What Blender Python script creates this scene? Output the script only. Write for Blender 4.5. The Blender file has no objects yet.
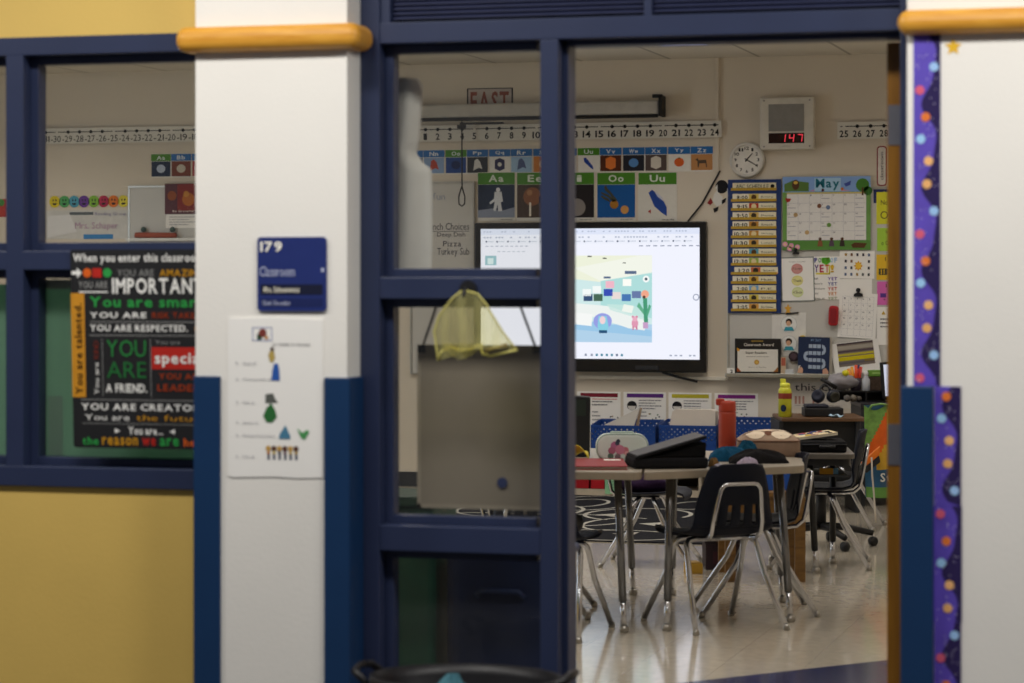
import bpy, bmesh, math, random
from mathutils import Vector, Matrix
random.seed(7)
SC = bpy.context.scene
COL = SC.collection
PI = math.pi
# ------------------------------------------------------------------ camera
F, HY, CX = 2560.0, 280.0, 512.0            # focal length in pixels, horizon row, centre column
TH = math.atan(0.282)
CAM = Vector((0.0, -7.36, 1.43))
FWD = Vector((-math.sin(TH), math.cos(TH), 0))
RGT = Vector((math.cos(TH), math.sin(TH), 0))
UP = Vector((0, 0, 1))
WY = 9.54                                    # back wall plane of the classroom

def ray(px, py): return FWD + RGT * ((px - CX) / F) + UP * ((HY - py) / F)
def atY(px, py, y):
    d = ray(px, py); return CAM + d * ((y - CAM.y) / d.y)
def atZ(px, py, z):
    d = ray(px, py); return CAM + d * ((z - CAM.z) / d.z)
def atD(px, py, D): return CAM + ray(px, py) * D
def XZ(X, Z, z=0.0):                          # camera-space ground position to world
    p = CAM + RGT * X + FWD * Z; return Vector((p.x, p.y, z))
def xof(px, y): return atY(px, HY, y).x
def zof(px, py, y): return atY(px, py, y).z

# ------------------------------------------------------------------ materials
def lin(c): return tuple(((v / 12.92) if v <= 0.04045 else ((v + 0.055) / 1.055) ** 2.4) for v in c)
def hexc(h):
    h = h.lstrip('#'); return lin(tuple(int(h[i:i + 2], 16) / 255 for i in (0, 2, 4)))
_mats = {}
def mat(h, rough=0.6, metal=0.0, var=0.06, scale=18.0, spec=0.4, bump=0.0, bscale=200.0, name=None):
    """procedural principled material: base colour broken up by a little noise"""
    key = (h, rough, metal, var, scale, spec, bump, bscale)
    if key in _mats: return _mats[key]
    m = bpy.data.materials.new(name or ('paint_' + h.strip('#'))); m.use_nodes = True
    nt = m.node_tree; b = nt.nodes['Principled BSDF']
    c = hexc(h)
    b.inputs['Roughness'].default_value = rough
    b.inputs['Metallic'].default_value = metal
    b.inputs['Specular IOR Level'].default_value = spec
    tc = nt.nodes.new('ShaderNodeTexCoord'); nz = nt.nodes.new('ShaderNodeTexNoise')
    nz.inputs['Scale'].default_value = scale; nz.inputs['Detail'].default_value = 3
    nt.links.new(tc.outputs['Object'], nz.inputs['Vector'])
    rp = nt.nodes.new('ShaderNodeValToRGB')
    rp.color_ramp.elements[0].position = 0.3; rp.color_ramp.elements[1].position = 0.7
    rp.color_ramp.elements[0].color = tuple(v * (1 - var) for v in c) + (1,)
    rp.color_ramp.elements[1].color = tuple(min(1, v * (1 + var)) for v in c) + (1,)
    nt.links.new(nz.outputs['Fac'], rp.inputs['Fac']); nt.links.new(rp.outputs['Color'], b.inputs['Base Color'])
    if bump:
        n2 = nt.nodes.new('ShaderNodeTexNoise'); n2.inputs['Scale'].default_value = bscale
        nt.links.new(tc.outputs['Object'], n2.inputs['Vector'])
        bp = nt.nodes.new('ShaderNodeBump'); bp.inputs['Strength'].default_value = bump; bp.inputs['Distance'].default_value = 0.004
        nt.links.new(n2.outputs['Fac'], bp.inputs['Height']); nt.links.new(bp.outputs['Normal'], b.inputs['Normal'])
    _mats[key] = m
    return m
def ink(h): return mat(h, rough=0.75, var=0.02, scale=40, spec=0.2)
def plastic(h, r=0.4): return mat(h, rough=r, var=0.04, scale=10)
def cloth(h): return mat(h, rough=0.9, var=0.18, scale=60, spec=0.15, bump=0.4, bscale=350)
_em = {}
def glow(h, s=1.0):
    if (h, s) in _em: return _em[(h, s)]
    m = bpy.data.materials.new('glow_' + h.strip('#')); m.use_nodes = True
    nt = m.node_tree; nt.nodes.clear()
    o = nt.nodes.new('ShaderNodeOutputMaterial'); e = nt.nodes.new('ShaderNodeEmission')
    e.inputs['Color'].default_value = hexc(h) + (1,); e.inputs['Strength'].default_value = s
    nt.links.new(e.outputs[0], o.inputs[0]); _em[(h, s)] = m
    return m
def wood(h1, h2, rough=0.45, scale=(3, 3, 40), name='wood'):
    m = bpy.data.materials.new(name); m.use_nodes = True
    nt = m.node_tree; b = nt.nodes['Principled BSDF']; b.inputs['Roughness'].default_value = rough
    tc = nt.nodes.new('ShaderNodeTexCoord'); mp = nt.nodes.new('ShaderNodeMapping'); mp.inputs['Scale'].default_value = scale
    nz = nt.nodes.new('ShaderNodeTexNoise'); nz.inputs['Scale'].default_value = 2.0; nz.inputs['Detail'].default_value = 6
    nz.inputs['Distortion'].default_value = 0.6
    rp = nt.nodes.new('ShaderNodeValToRGB'); rp.color_ramp.elements[0].position = 0.3; rp.color_ramp.elements[1].position = 0.7
    rp.color_ramp.elements[0].color = hexc(h1) + (1,); rp.color_ramp.elements[1].color = hexc(h2) + (1,)
    nt.links.new(tc.outputs['Object'], mp.inputs[0]); nt.links.new(mp.outputs[0], nz.inputs['Vector'])
    nt.links.new(nz.outputs['Fac'], rp.inputs[0]); nt.links.new(rp.outputs[0], b.inputs['Base Color'])
    return m
def glass_mat(name, tint, gloss=0.06, rough=0.02, dirt=0.0):
    """thin window pane: see-through with a weak mirror and a little dust"""
    m = bpy.data.materials.new(name); m.use_nodes = True
    nt = m.node_tree; nt.nodes.clear(); L = nt.links
    o = nt.nodes.new('ShaderNodeOutputMaterial'); t = nt.nodes.new('ShaderNodeBsdfTransparent'); g = nt.nodes.new('ShaderNodeBsdfGlossy')
    t.inputs[0].default_value = hexc(tint) + (1,); g.inputs['Roughness'].default_value = rough
    fr = nt.nodes.new('ShaderNodeFresnel'); fr.inputs[0].default_value = 1.45
    ge = nt.nodes.new('ShaderNodeNewGeometry'); inv = nt.nodes.new('ShaderNodeMath'); inv.operation = 'SUBTRACT'; inv.inputs[0].default_value = 1.0; L.new(ge.outputs['Backfacing'], inv.inputs[1])
    fm = nt.nodes.new('ShaderNodeMath'); fm.operation = 'MULTIPLY'; L.new(fr.outputs[0], fm.inputs[0]); L.new(inv.outputs[0], fm.inputs[1])
    mx = nt.nodes.new('ShaderNodeMixShader'); L.new(fm.outputs[0], mx.inputs[0]); L.new(t.outputs[0], mx.inputs[1]); L.new(g.outputs[0], mx.inputs[2])
    if dirt:
        d = nt.nodes.new('ShaderNodeBsdfDiffuse'); d.inputs[0].default_value = (.8, .8, .8, 1)
        nz = nt.nodes.new('ShaderNodeTexNoise'); nz.inputs['Scale'].default_value = 4
        ml = nt.nodes.new('ShaderNodeMath'); ml.operation = 'MULTIPLY'; ml.inputs[1].default_value = dirt * 2
        L.new(nz.outputs['Fac'], ml.inputs[0])
        m2 = nt.nodes.new('ShaderNodeMixShader'); L.new(ml.outputs[0], m2.inputs[0]); L.new(mx.outputs[0], m2.inputs[1]); L.new(d.outputs[0], m2.inputs[2]); mx = m2
    L.new(mx.outputs[0], o.inputs[0])
    return m

# ------------------------------------------------------------------ glyphs
_G = {0: {}, 1: {}}
def make_glyphs():
    chars = [chr(i) for i in range(33, 127)]
    obs = []
    for w in (0, 1):
        for c in chars:
            cu = bpy.data.curves.new('glyph', 'FONT'); cu.body = c; cu.resolution_u = 2; cu.fill_mode = 'FRONT'
            cu.offset = 0.022 * w
            o = bpy.data.objects.new('glyph', cu); COL.objects.link(o); obs.append((w, c, o))
    dg = bpy.context.evaluated_depsgraph_get()
    for w, c, o in obs:
        me = bpy.data.meshes.new_from_object(o.evaluated_get(dg))
        vs = [(v.co.x, v.co.y) for v in me.vertices]; fs = [tuple(p.vertices) for p in me.polygons]
        if vs:
            x0 = min(v[0] for v in vs); x1 = max(v[0] for v in vs)
            _G[w][c] = ([(x - x0, y) for x, y in vs], fs, x1 - x0)
        bpy.data.meshes.remove(me)
    for w, c, o in obs:
        cu = o.data; bpy.data.objects.remove(o); bpy.data.curves.remove(cu)
make_glyphs()
def layout(s, bold):
    x = 0; out = []
    for c in s:
        if c == ' ': x += 0.30; continue
        g = _G[1 if bold else 0].get(c)
        if not g: continue
        out.append((x, g)); x += g[2] + 0.085 + (0.02 if bold else 0)
    return out, max(x - 0.085, 0.01)

# ------------------------------------------------------------------ mesh builder
class MB:
    def __init__(s): s.v = []; s.f = []; s.fm = []; s.sm = []; s.mats = []; s.M = None
    def mi(s, m):
        if m not in s.mats: s.mats.append(m)
        return s.mats.index(m)
    def add(s, vs, fs, m, smooth=False):
        b = len(s.v)
        if s.M is not None: vs = [s.M @ Vector(v) for v in vs]
        s.v += [tuple(v) for v in vs]; k = s.mi(m)
        for f in fs: s.f.append(tuple(b + i for i in f)); s.fm.append(k); s.sm.append(smooth)
        return s
    def box(s, x0, x1, y0, y1, z0, z1, m):
        if x0 > x1: x0, x1 = x1, x0
        if y0 > y1: y0, y1 = y1, y0
        if z0 > z1: z0, z1 = z1, z0
        v = [(x0, y0, z0), (x1, y0, z0), (x1, y1, z0), (x0, y1, z0), (x0, y0, z1), (x1, y0, z1), (x1, y1, z1), (x0, y1, z1)]
        return s.add(v, [(0, 3, 2, 1), (4, 5, 6, 7), (0, 1, 5, 4), (1, 2, 6, 5), (2, 3, 7, 6), (3, 0, 4, 7)], m)
    def prism_y(s, poly, y0, y1, m):            # poly in (x, z) counter-clockwise seen from -y; y0 is the front
        n = len(poly)
        v = [(x, y0, z) for x, z in poly] + [(x, y1, z) for x, z in poly]
        fs = [tuple(range(n)), tuple(range(2 * n - 1, n - 1, -1))] + [((i + 1) % n, i, n + i, n + (i + 1) % n) for i in range(n)]
        return s.add(v, fs, m)
    def prism_z(s, poly, z0, z1, m):            # poly in (x, y) counter-clockwise seen from above
        n = len(poly)
        v = [(x, y, z0) for x, y in poly] + [(x, y, z1) for x, y in poly]
        fs = [tuple(range(n - 1, -1, -1)), tuple(range(n, 2 * n))] + [(i, (i + 1) % n, n + (i + 1) % n, n + i) for i in range(n)]
        return s.add(v, fs, m)
    def tube(s, pts, r, m, seg=8, closed=False, r2=None):
        P = [Vector(p) for p in pts]; n = len(P)
        t0 = (P[1] - P[0]).normalized()
        a = Vector((0, 0, 1)) if abs(t0.z) < 0.9 else Vector((1, 0, 0))
        nrm = (a - t0 * a.dot(t0)).normalized(); rings = []
        for i in range(n):
            if closed: t = (P[(i + 1) % n] - P[i - 1]).normalized()
            elif i == 0: t = t0
            elif i == n - 1: t = (P[-1] - P[-2]).normalized()
            else: t = ((P[i + 1] - P[i]).normalized() + (P[i] - P[i - 1]).normalized()).normalized()
            nrm = (nrm - t * nrm.dot(t)).normalized(); bi = t.cross(nrm)
            rr = r if not callable(r) else r(i / (n - 1))
            if r2 is not None and not callable(r): rr = r + (r2 - r) * i / (n - 1)
            rings.append([P[i] + nrm * (rr * math.cos(2 * PI * k / seg)) + bi * (rr * math.sin(2 * PI * k / seg)) for k in range(seg)])
        v = [q for R in rings for q in R]; fs = []
        for i in range(n if closed else n - 1):
            j = (i + 1) % n
            for k in range(seg):
                fs.append((i * seg + k, i * seg + (k + 1) % seg, j * seg + (k + 1) % seg, j * seg + k))
        if not closed:
            fs.append(tuple(range(seg - 1, -1, -1))); fs.append(tuple((n - 1) * seg + k for k in range(seg)))
        return s.add(v, fs, m, True)
    def lathe(s, prof, m, seg=20, c=(0, 0, 0), sx=1, sy=1):
        v = []; fs = []; n = len(prof)
        for r, z in prof:
            for k in range(seg):
                a = 2 * PI * k / seg; v.append((c[0] + r * sx * math.cos(a), c[1] + r * sy * math.sin(a), c[2] + z))
        for i in range(n - 1):
            for k in range(seg): fs.append((i * seg + k, i * seg + (k + 1) % seg, (i + 1) * seg + (k + 1) % seg, (i + 1) * seg + k))
        fs.append(tuple(range(seg - 1, -1, -1))); fs.append(tuple((n - 1) * seg + k for k in range(seg)))
        return s.add(v, fs, m, True)
    def grid(s, fn, nu, nv, m, skip=None, smooth=True, wrap=False):
        v = [fn(i / nu, j / nv) for j in range(nv + 1) for i in range(nu + 1)]; fs = []
        for j in range(nv):
            for i in range(nu):
                if skip and skip(i, j): continue
                a = j * (nu + 1) + i; fs.append((a, a + 1, a + nu + 2, a + nu + 1))
        return s.add(v, fs, m, smooth)
    def ball(s, c, rx, ry, rz, m, nu=16, nv=10, bump=0.0, seed=0):
        rnd = random.Random(seed); ph = [rnd.uniform(0, 6.28) for _ in range(6)]
        def fn(u, w):
            a = 2 * PI * u; b = PI * (w - 0.5)
            k = 1 + bump * (math.sin(3 * a + ph[0]) * math.cos(2 * b + ph[1]) + 0.6 * math.sin(5 * a + ph[2] + 4 * b) + 0.4 * math.sin(9 * b + 2 * a + ph[3]))
            return (c[0] + rx * k * math.cos(b) * math.cos(a), c[1] + ry * k * math.cos(b) * math.sin(a), c[2] + rz * k * math.sin(b))
        return s.grid(fn, nu, nv, m)
    def text(s, st, x0, x1, z0, z1, y, m, bold=False, keep=False):
        lay, W = layout(st, bold)
        if not lay: return s
        ys = [q[1] for _, g in lay for q in g[0]]; b0, b1 = min(ys), max(ys)
        k = (x1 - x0) / W; kz = (z1 - z0) / max(b1 - b0, 1e-3)
        if keep: k = min(k, kz); kz = k
        for ox, g in lay:
            s.add([(x0 + (ox + a) * k, y, z0 + (b - b0) * kz) for a, b in g[0]], g[1], m)
        return s
    def build(s, name, parent=None, loc=None, rot=None, bevel=0.0, seg=2, solid=0.0, sub=0, smooth_angle=None, off=-1):
        me = bpy.data.meshes.new(name); me.from_pydata(s.v, [], s.f)
        for m in s.mats: me.materials.append(m)
        me.polygons.foreach_set('material_index', s.fm); me.polygons.foreach_set('use_smooth', s.sm); me.update()
        o = bpy.data.objects.new(name, me); COL.objects.link(o)
        if parent is not None: o.parent = parent
        if loc is not None: o.location = loc
        if rot is not None: o.rotation_euler = rot
        if solid:
            md = o.modifiers.new('solid', 'SOLIDIFY'); md.thickness = solid; md.offset = off
        if bevel:
            md = o.modifiers.new('bevel', 'BEVEL'); md.width = bevel; md.segments = seg; md.limit_method = 'ANGLE'; md.angle_limit = 0.6
        if sub:
            md = o.modifiers.new('sub', 'SUBSURF'); md.levels = sub; md.render_levels = sub
        return o
def tag(o, label, cat, group=None, kind=None):
    o['label'] = label; o['category'] = cat
    if group: o['group'] = group
    if kind: o['kind'] = kind
    return o
def struct(o, label=None, cat=None):
    o['kind'] = 'structure'
    if label: o['label'] = label
    if cat: o['category'] = cat
    return o
def thing(name, label, cat, loc=(0, 0, 0), rz=0.0, group=None, rot=None):
    o = bpy.data.objects.new(name, None); COL.objects.link(o); o.empty_display_size = 0.1
    o.location = loc; o.rotation_euler = rot if rot else (0, 0, rz)
    return tag(o, label, cat, group)
def copy_tree(o, parent=None):
    c = o.copy(); COL.objects.link(c)
    if parent is not None: c.parent = parent
    for ch in list(o.children): copy_tree(ch, c)
    return c
def rrect(x0, x1, z0, z1, r, n=4):
    out = []
    for cx, cz, a0 in ((x1 - r, z0 + r, -PI / 2), (x1 - r, z1 - r, 0), (x0 + r, z1 - r, PI / 2), (x0 + r, z0 + r, PI)):
        for i in range(n + 1):
            a = a0 + PI / 2 * i / n; out.append((cx + r * math.cos(a), cz + r * math.sin(a)))
    return out
def disc(cx, cz, r, n=20, rz=None):
    rz = rz or r; return [(cx + r * math.cos(2 * PI * i / n), cz + rz * math.sin(2 * PI * i / n)) for i in range(n)]

# ------------------------------------------------------------------ flat printed things on a wall facing the corridor
class Sheet:
    """a flat thing on the plane y; outline from pixel corners, print drawn in fractions u (across) and v (down)"""
    def __init__(s, x0, y0, x1, y1, y, m, t=0.0015, tilt=0.0, radius=0.0, poly=None):
        xm, ym = (x0 + x1) / 2, (y0 + y1) / 2
        s.c = atY(xm, ym, y); s.y = y; s.t = t; s.tilt = tilt
        s.w = xof(x1, y) - xof(x0, y); s.h = zof(xm, y0, y) - zof(xm, y1, y)
        s.mb = MB(); s.front = -t
        if poly: s.mb.prism_y([s.p(u, v) for u, v in poly], -t, 0, m)
        elif radius: s.mb.prism_y(rrect(-s.w / 2, s.w / 2, -s.h / 2, s.h / 2, radius), -t, 0, m)
        elif m is not None: s.mb.box(-s.w / 2, s.w / 2, -t, 0, -s.h / 2, s.h / 2, m)
    def p(s, u, v): return ((u - 0.5) * s.w, (0.5 - v) * s.h)
    def yy(s, l): return s.front - 0.0008 * l
    def rect(s, u0, v0, u1, v1, m, l=1):
        a = s.p(u0, v1); b = s.p(u1, v0); y = s.yy(l)
        s.mb.add([(a[0], y, a[1]), (b[0], y, a[1]), (b[0], y, b[1]), (a[0], y, b[1])], [(0, 1, 2, 3)], m); return s
    def poly(s, pts, m, l=2):
        q = [s.p(*a) for a in pts]; y = s.yy(l)
        area = sum(q[i][0] * q[(i + 1) % len(q)][1] - q[(i + 1) % len(q)][0] * q[i][1] for i in range(len(q)))
        if area < 0: q.reverse()
        s.mb.add([(a, y, b) for a, b in q], [tuple(range(len(q)))], m); return s
    def disc(s, u, v, r, m, l=2, rv=None):     # r as a fraction of the height
        c = s.p(u, v); y = s.yy(l); q = disc(c[0], c[1], r * s.h, 20, (rv or r) * s.h)
        s.mb.add([(a, y, b) for a, b in q], [tuple(range(len(q)))], m); return s
    def text(s, st, u0, v0, u1, v1, m, bold=False, l=3, keep=False):
        a = s.p(u0, v1); b = s.p(u1, v0)
        s.mb.text(st, a[0], b[0], a[1], b[1], s.yy(l), m, bold, keep); return s
    def vtext(s, st, u0, v0, u1, v1, m, bold=False, l=3):    # reads upward
        a = s.p(u0, v1); b = s.p(u1, v0); t = MB(); t.text(st, 0, b[1] - a[1], 0, b[0] - a[0], 0, m, bold)
        s.mb.add([(b[0] - v[2], s.yy(l), a[1] + v[0]) for v in t.v], t.f, m); return s
    def lines(s, u0, v0, u1, v1, n, m, l=2, frac=0.35, seed=1):
        rnd = random.Random(seed); st = (v1 - v0) / n
        for i in range(n):
            u = u0; e = u1 - (u1 - u0) * rnd.choice((0, .05, .12, .3))
            while u < e:
                w = min(rnd.uniform(.04, .12) * (u1 - u0) * 1.5, e - u)
                s.rect(u, v0 + i * st, u + w, v0 + i * st + st * frac, m, l); u += w + 0.02 * (u1 - u0)
        return s
    def border(s, w, m, l=1):
        k = w * s.w / s.h
        s.rect(0, 0, 1, k, m, l); s.rect(0, 1 - k, 1, 1, m, l); s.rect(0, 0, w, 1, m, l); s.rect(1 - w, 0, 1, 1, m, l); return s
    def done(s, name, label=None, cat=None, group=None, parent=None, bevel=0.0):
        if parent is None: o = s.mb.build(name, None, s.c, (0, s.tilt, 0), bevel)
        else: o = s.mb.build(name, parent, None, None, bevel)
        if label: tag(o, label, cat, group)
        return o
# ================================================================== MATERIALS OF THE SETTING
M_white = mat('#ebe8e1', 0.62, var=0.015, scale=3, bump=0.15, bscale=90, name='white_wall_paint')
M_yellow = mat('#dcba64', 0.6, var=0.03, scale=3, bump=0.15, bscale=90, name='yellow_wall_paint')
M_navy = mat('#2a3350', 0.42, var=0.05, scale=5, name='navy_frame_paint')
M_guard = mat('#10345c', 0.45, var=0.04, scale=6, name='blue_corner_guard')
M_cream = mat('#d5cbba', 0.75, var=0.02, scale=2, bump=0.1, bscale=60, name='cream_wall_paint')
M_board = mat('#c3c1bb', 0.35, var=0.02, scale=2, name='whiteboard')
M_alu = mat('#b9b9b4', 0.35, 0.8, name='aluminium')
M_oak = wood('#c98a28', '#dda23c', 0.4, (4, 30, 30), 'honey_oak')
M_door = wood('#7c500c', '#946414', 0.4, (30, 30, 2), 'door_edge_wood')
M_pane = glass_mat('pane_glass', '#f7f7f5', dirt=0.008)
M_chrome = mat('#c3c5cb', 0.2, 1.0, var=0.05, name='chrome_tube')
M_black = mat('#141417', 0.5, var=0.1, name='black_plastic')
M_dark = mat('#26282c', 0.55, var=0.1, name='charcoal')
M_grey = mat('#8d8a86', 0.5, name='grey_plastic')
M_text = ink('#1c1c1e')
M_paper = mat('#f1efea', 0.8, var=0.015, scale=4, spec=0.2, name='white_paper')
YC = -0.12                                     # front plane of the white pillars

# ---- floors
def tile_floor(name):
    m = bpy.data.materials.new(name); m.use_nodes = True
    nt = m.node_tree; b = nt.nodes['Principled BSDF']; L = nt.links
    tc = nt.nodes.new('ShaderNodeTexCoord'); nz = nt.nodes.new('ShaderNodeTexNoise'); nz.inputs['Scale'].default_value = 22; nz.inputs['Detail'].default_value = 5
    L.new(tc.outputs['Object'], nz.inputs['Vector'])
    rp = nt.nodes.new('ShaderNodeValToRGB'); rp.color_ramp.elements[0].position = .3; rp.color_ramp.elements[1].position = .7
    rp.color_ramp.elements[0].color = hexc('#b6ad9d') + (1,); rp.color_ramp.elements[1].color = hexc('#c5bcab') + (1,)
    L.new(nz.outputs['Fac'], rp.inputs[0])
    br = nt.nodes.new('ShaderNodeTexBrick'); br.offset = 0; br.inputs['Scale'].default_value = 1.0
    br.inputs['Brick Width'].default_value = 0.305; br.inputs['Row Height'].default_value = 0.305; br.inputs['Mortar Size'].default_value = 0.0012
    br.inputs['Mortar'].default_value = hexc('#a89f8d') + (1,)
    L.new(tc.outputs['Object'], br.inputs['Vector']); L.new(rp.outputs[0], br.inputs['Color1']); L.new(rp.outputs[0], br.inputs['Color2'])
    L.new(br.outputs['Color'], b.inputs['Base Color'])
    n2 = nt.nodes.new('ShaderNodeTexNoise'); n2.inputs['Scale'].default_value = 5; L.new(tc.outputs['Object'], n2.inputs['Vector'])
    mr = nt.nodes.new('ShaderNodeMapRange'); mr.inputs['To Min'].default_value = 0.10; mr.inputs['To Max'].default_value = 0.2
    L.new(n2.outputs['Fac'], mr.inputs[0]); L.new(mr.outputs[0], b.inputs['Roughness'])
    b.inputs['Specular IOR Level'].default_value = 0.55
    b.inputs['Coat Weight'].default_value = 0.35; b.inputs['Coat Roughness'].default_value = 0.08
    return m
M_floor = tile_floor('waxed_beige_tile')
RX0, RX1 = -10.2, -0.80
struct(MB().box(RX0 - .2, 3.4, 0.1, WY + .2, -0.1, 0, M_floor).build('floor'))
struct(MB().box(RX0 - .2, 3.4, -6.2, 0.1, -0.1, 0, mat('#4d4a46', .35, var=.08, scale=14, name='grey_corridor_tile')).build('floor_corridor'))
# blue tile inlay that crosses the doorway at an angle
b0 = atZ(650, 686.5, 0); b1 = atZ(930, 655.5, 0); dirb = (b1 - b0).normalized(); nb = Vector((dirb.y, -dirb.x, 0))
M_inlay = mat('#1f2550', 0.16, var=0.08, scale=20, spec=0.55, name='navy_floor_tile')
M_inlay2 = mat('#565a7c', 0.16, var=0.08, scale=20, spec=0.55, name='slate_floor_tile')
f = MB(); a0 = b0 - dirb * 0.5; L_ = 0
poly = [a0, a0 + nb * 0.75, a0 + nb * 0.75 + dirb * 2.0, a0 + dirb * 2.0]
f.prism_z([(p.x, p.y) for p in poly], 0, 0.0012, M_inlay)
for k in range(4):
    q = b1 - dirb * (0.30 - 0.62 * k) + nb * 0.05
    f.prism_z([(p.x, p.y) for p in (q, q + nb * 0.3, q + nb * 0.3 + dirb * 0.3, q + dirb * 0.3)], 0.0012, 0.002, M_inlay2)
struct(f.build('floor_inlay'))

# ---- classroom box
struct(MB().box(RX0 - .2, RX1 + .2, WY, WY + .2, 0, 3.0, M_cream).build('wall_back'))
struct(MB().box(RX0 - .2, RX0, 0.2, WY, 0, 3.0, M_cream).build('wall_left'))
struct(MB().box(RX1, RX1 + .2, 0.2, WY, 0, 3.0, M_cream).build('wall_right'))
def ceil_mat():
    m = bpy.data.materials.new('acoustic_ceiling_tile'); m.use_nodes = True
    nt = m.node_tree; b = nt.nodes['Principled BSDF']; b.inputs['Roughness'].default_value = .9; L = nt.links
    tc = nt.nodes.new('ShaderNodeTexCoord'); br = nt.nodes.new('ShaderNodeTexBrick'); br.offset = 0
    br.inputs['Brick Width'].default_value = 0.61; br.inputs['Row Height'].default_value = 1.22; br.inputs['Mortar Size'].default_value = 0.012; br.inputs['Scale'].default_value = 1
    br.inputs['Color1'].default_value = hexc('#d9d2c4') + (1,); br.inputs['Color2'].default_value = hexc('#d4cdbf') + (1,); br.inputs['Mortar'].default_value = hexc('#a8a294') + (1,)
    L.new(tc.outputs['Object'], br.inputs[0]); L.new(br.outputs[0], b.inputs['Base Color']); return m
struct(MB().box(RX0 - .2, RX1 + .2, 0.2, WY + .2, 2.92, 3.02, ceil_mat()).build('ceiling'))
struct(MB().box(RX0, RX1, WY - .012, WY, 0, 0.10, M_dark).build('baseboard_back'))
# ---- corridor side
xL, xR = xof(195.5, YC), xof(347, YC)           # pillar with the room sign
xP = xof(906.5, YC)                            # pillar with the galaxy border
XF0 = xof(360, 0); XF1 = xP + 0.02
wx0, wx1 = -6.6, xL + 0.1
wz0, wz1 = zof(100, 488, 0), zof(100, 35, 0)
struct(MB().box(-7.5, wx1, 0.014, 0.2, 0, wz0, M_yellow).box(-7.5, wx1, 0.014, 0.2, wz1, 3.2, M_yellow).box(-7.5, wx0, 0.014, 0.2, wz0, wz1, M_yellow).build('wall_front'))
struct(MB().box(xL, xR, YC, 0.2, 0, 3.2, M_white).box(xR, XF0, 0.0, 0.2, 0, 3.2, M_white).build('wall_pillar_left', bevel=0.006))
struct(MB().box(xP, 3.2, YC, 0.2, 0, 3.2, M_white).build('wall_pillar_right', bevel=0.006))
struct(MB().box(-7.5, 3.2, -2.6, 0.2, 3.2, 3.3, mat('#d9d5cb', 0.9, name='corridor_ceiling_paint')).build('ceiling_corridor'))
# bullnose oak rails round the pillars
bz0, bz1 = zof(270, 50.0, YC - .045), zof(270, 24.0, YC - .045)
struct(MB().box(xof(173.5, YC - .045), xR + 0.05, YC - .05, -0.002, bz0, bz1, M_oak).build('trim_1', bevel=0.034, seg=5))
bz2, bz3 = zof(960, 32.5, YC - .045), zof(960, 7.5, YC - .045)
struct(MB().box(xof(896, YC - .045), 3.2, YC - .05, -0.002, bz2, bz3, M_oak).build('trim_2', bevel=0.034, seg=5))
# blue corner guards
gz = zof(340, 377.5, YC)
struct(MB().box(xL - .004, xof(221, YC), YC - .01, -0.002, 0, gz, M_guard).build('trim_3', bevel=0.004))
g = MB().box(xof(325, YC), xR + .012, YC - .012, YC, 0, gz, M_guard).box(xR, xR + .012, YC, -0.002, 0, gz, M_guard)
struct(g.build('trim_4', bevel=0.004))
gz2 = zof(920, 386, YC)
g = MB().box(xP - .012, xof(934, YC), YC - .03, YC, 0, gz2, M_guard).box(xP - .012, xP, YC, -0.002, 0, gz2, M_guard)
struct(g.build('trim_5', bevel=0.004))

# ---- door frame with sidelight and louvred transom
D_ = 0.15
sx0, sx1 = xof(379.5, 0), xof(540, 0)            # sidelight opening
dx0, dx1 = xof(558, 0), xof(900, 0)            # doorway opening
hz0, hz1 = zof(560, 39.0, 0), zof(560, 17.5, 0)  # head rail
r1a, r1b = zof(460, 299, 0), zof(460, 277, 0)
r2a, r2b = zof(460, 553, 0), zof(460, 527, 0)
door = thing('door_1', 'navy metal door frame with glazed sidelight and louvred transom', 'door frame', (0, 0, 0)); door['kind'] = 'structure'
fr = MB()
fr.box(XF0, sx0, 0, D_, 0, 3.0, M_navy)
fr.box(sx1, dx0, 0, D_, 0, hz0, M_navy)
fr.box(dx1, XF1, 0, D_, 0, 3.0, M_navy)
fr.box(sx0, dx1, 0, D_, hz0, hz1, M_navy)
fr.box(sx0, sx1, 0, D_, r1a, r1b, M_navy); fr.box(sx0, sx1, 0, D_, r2a, r2b, M_navy); fr.box(sx0, sx1, 0, D_, 0, 0.12, M_navy)
fr.box(sx0, dx1, 0, D_, 2.62, 3.0, M_navy)
xm = xof(646, 0); fr.box(xm - .012, xm + .012, 0.02, D_, hz1, 2.62, M_navy)
fr.build('frame', door, bevel=0.003)
def glaze(x0, x1, z0, z1, parent, nm):
    st = MB(); t = 0.026
    for a in ((x0, x0 + t, z0, z1), (x1 - t * .5, x1, z0, z1), (x0 + t, x1 - t, z0, z0 + t), (x0 + t, x1 - t, z1 - t, z1)):
        st.box(a[0], a[1], 0.055, 0.112, a[2], a[3], M_navy)
    s_ = st.build('glazing_stop', parent, bevel=0.002)
    return MB().box(x0 + t, x1 - t * .5, 0.098, 0.104, z0 + t, z1 - t, M_pane).build(nm, parent)
glaze(sx0, sx1, r1b, hz0, door, 'glass_pane'); glaze(sx0, sx1, r2b, r1a, door, 'glass_pane'); glaze(sx0, sx1, 0.12, r2a, door, 'glass_pane')
st = MB(); st.box(dx0, dx0 + .016, .06, D_, 0, hz0, M_navy); st.box(dx0, dx1, .06, D_, hz0 - .016, hz0, M_navy); st.build('door_stop', door, bevel=.002)
M_louv = mat('#2a3050', 0.5, name='louvre_paint')
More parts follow.
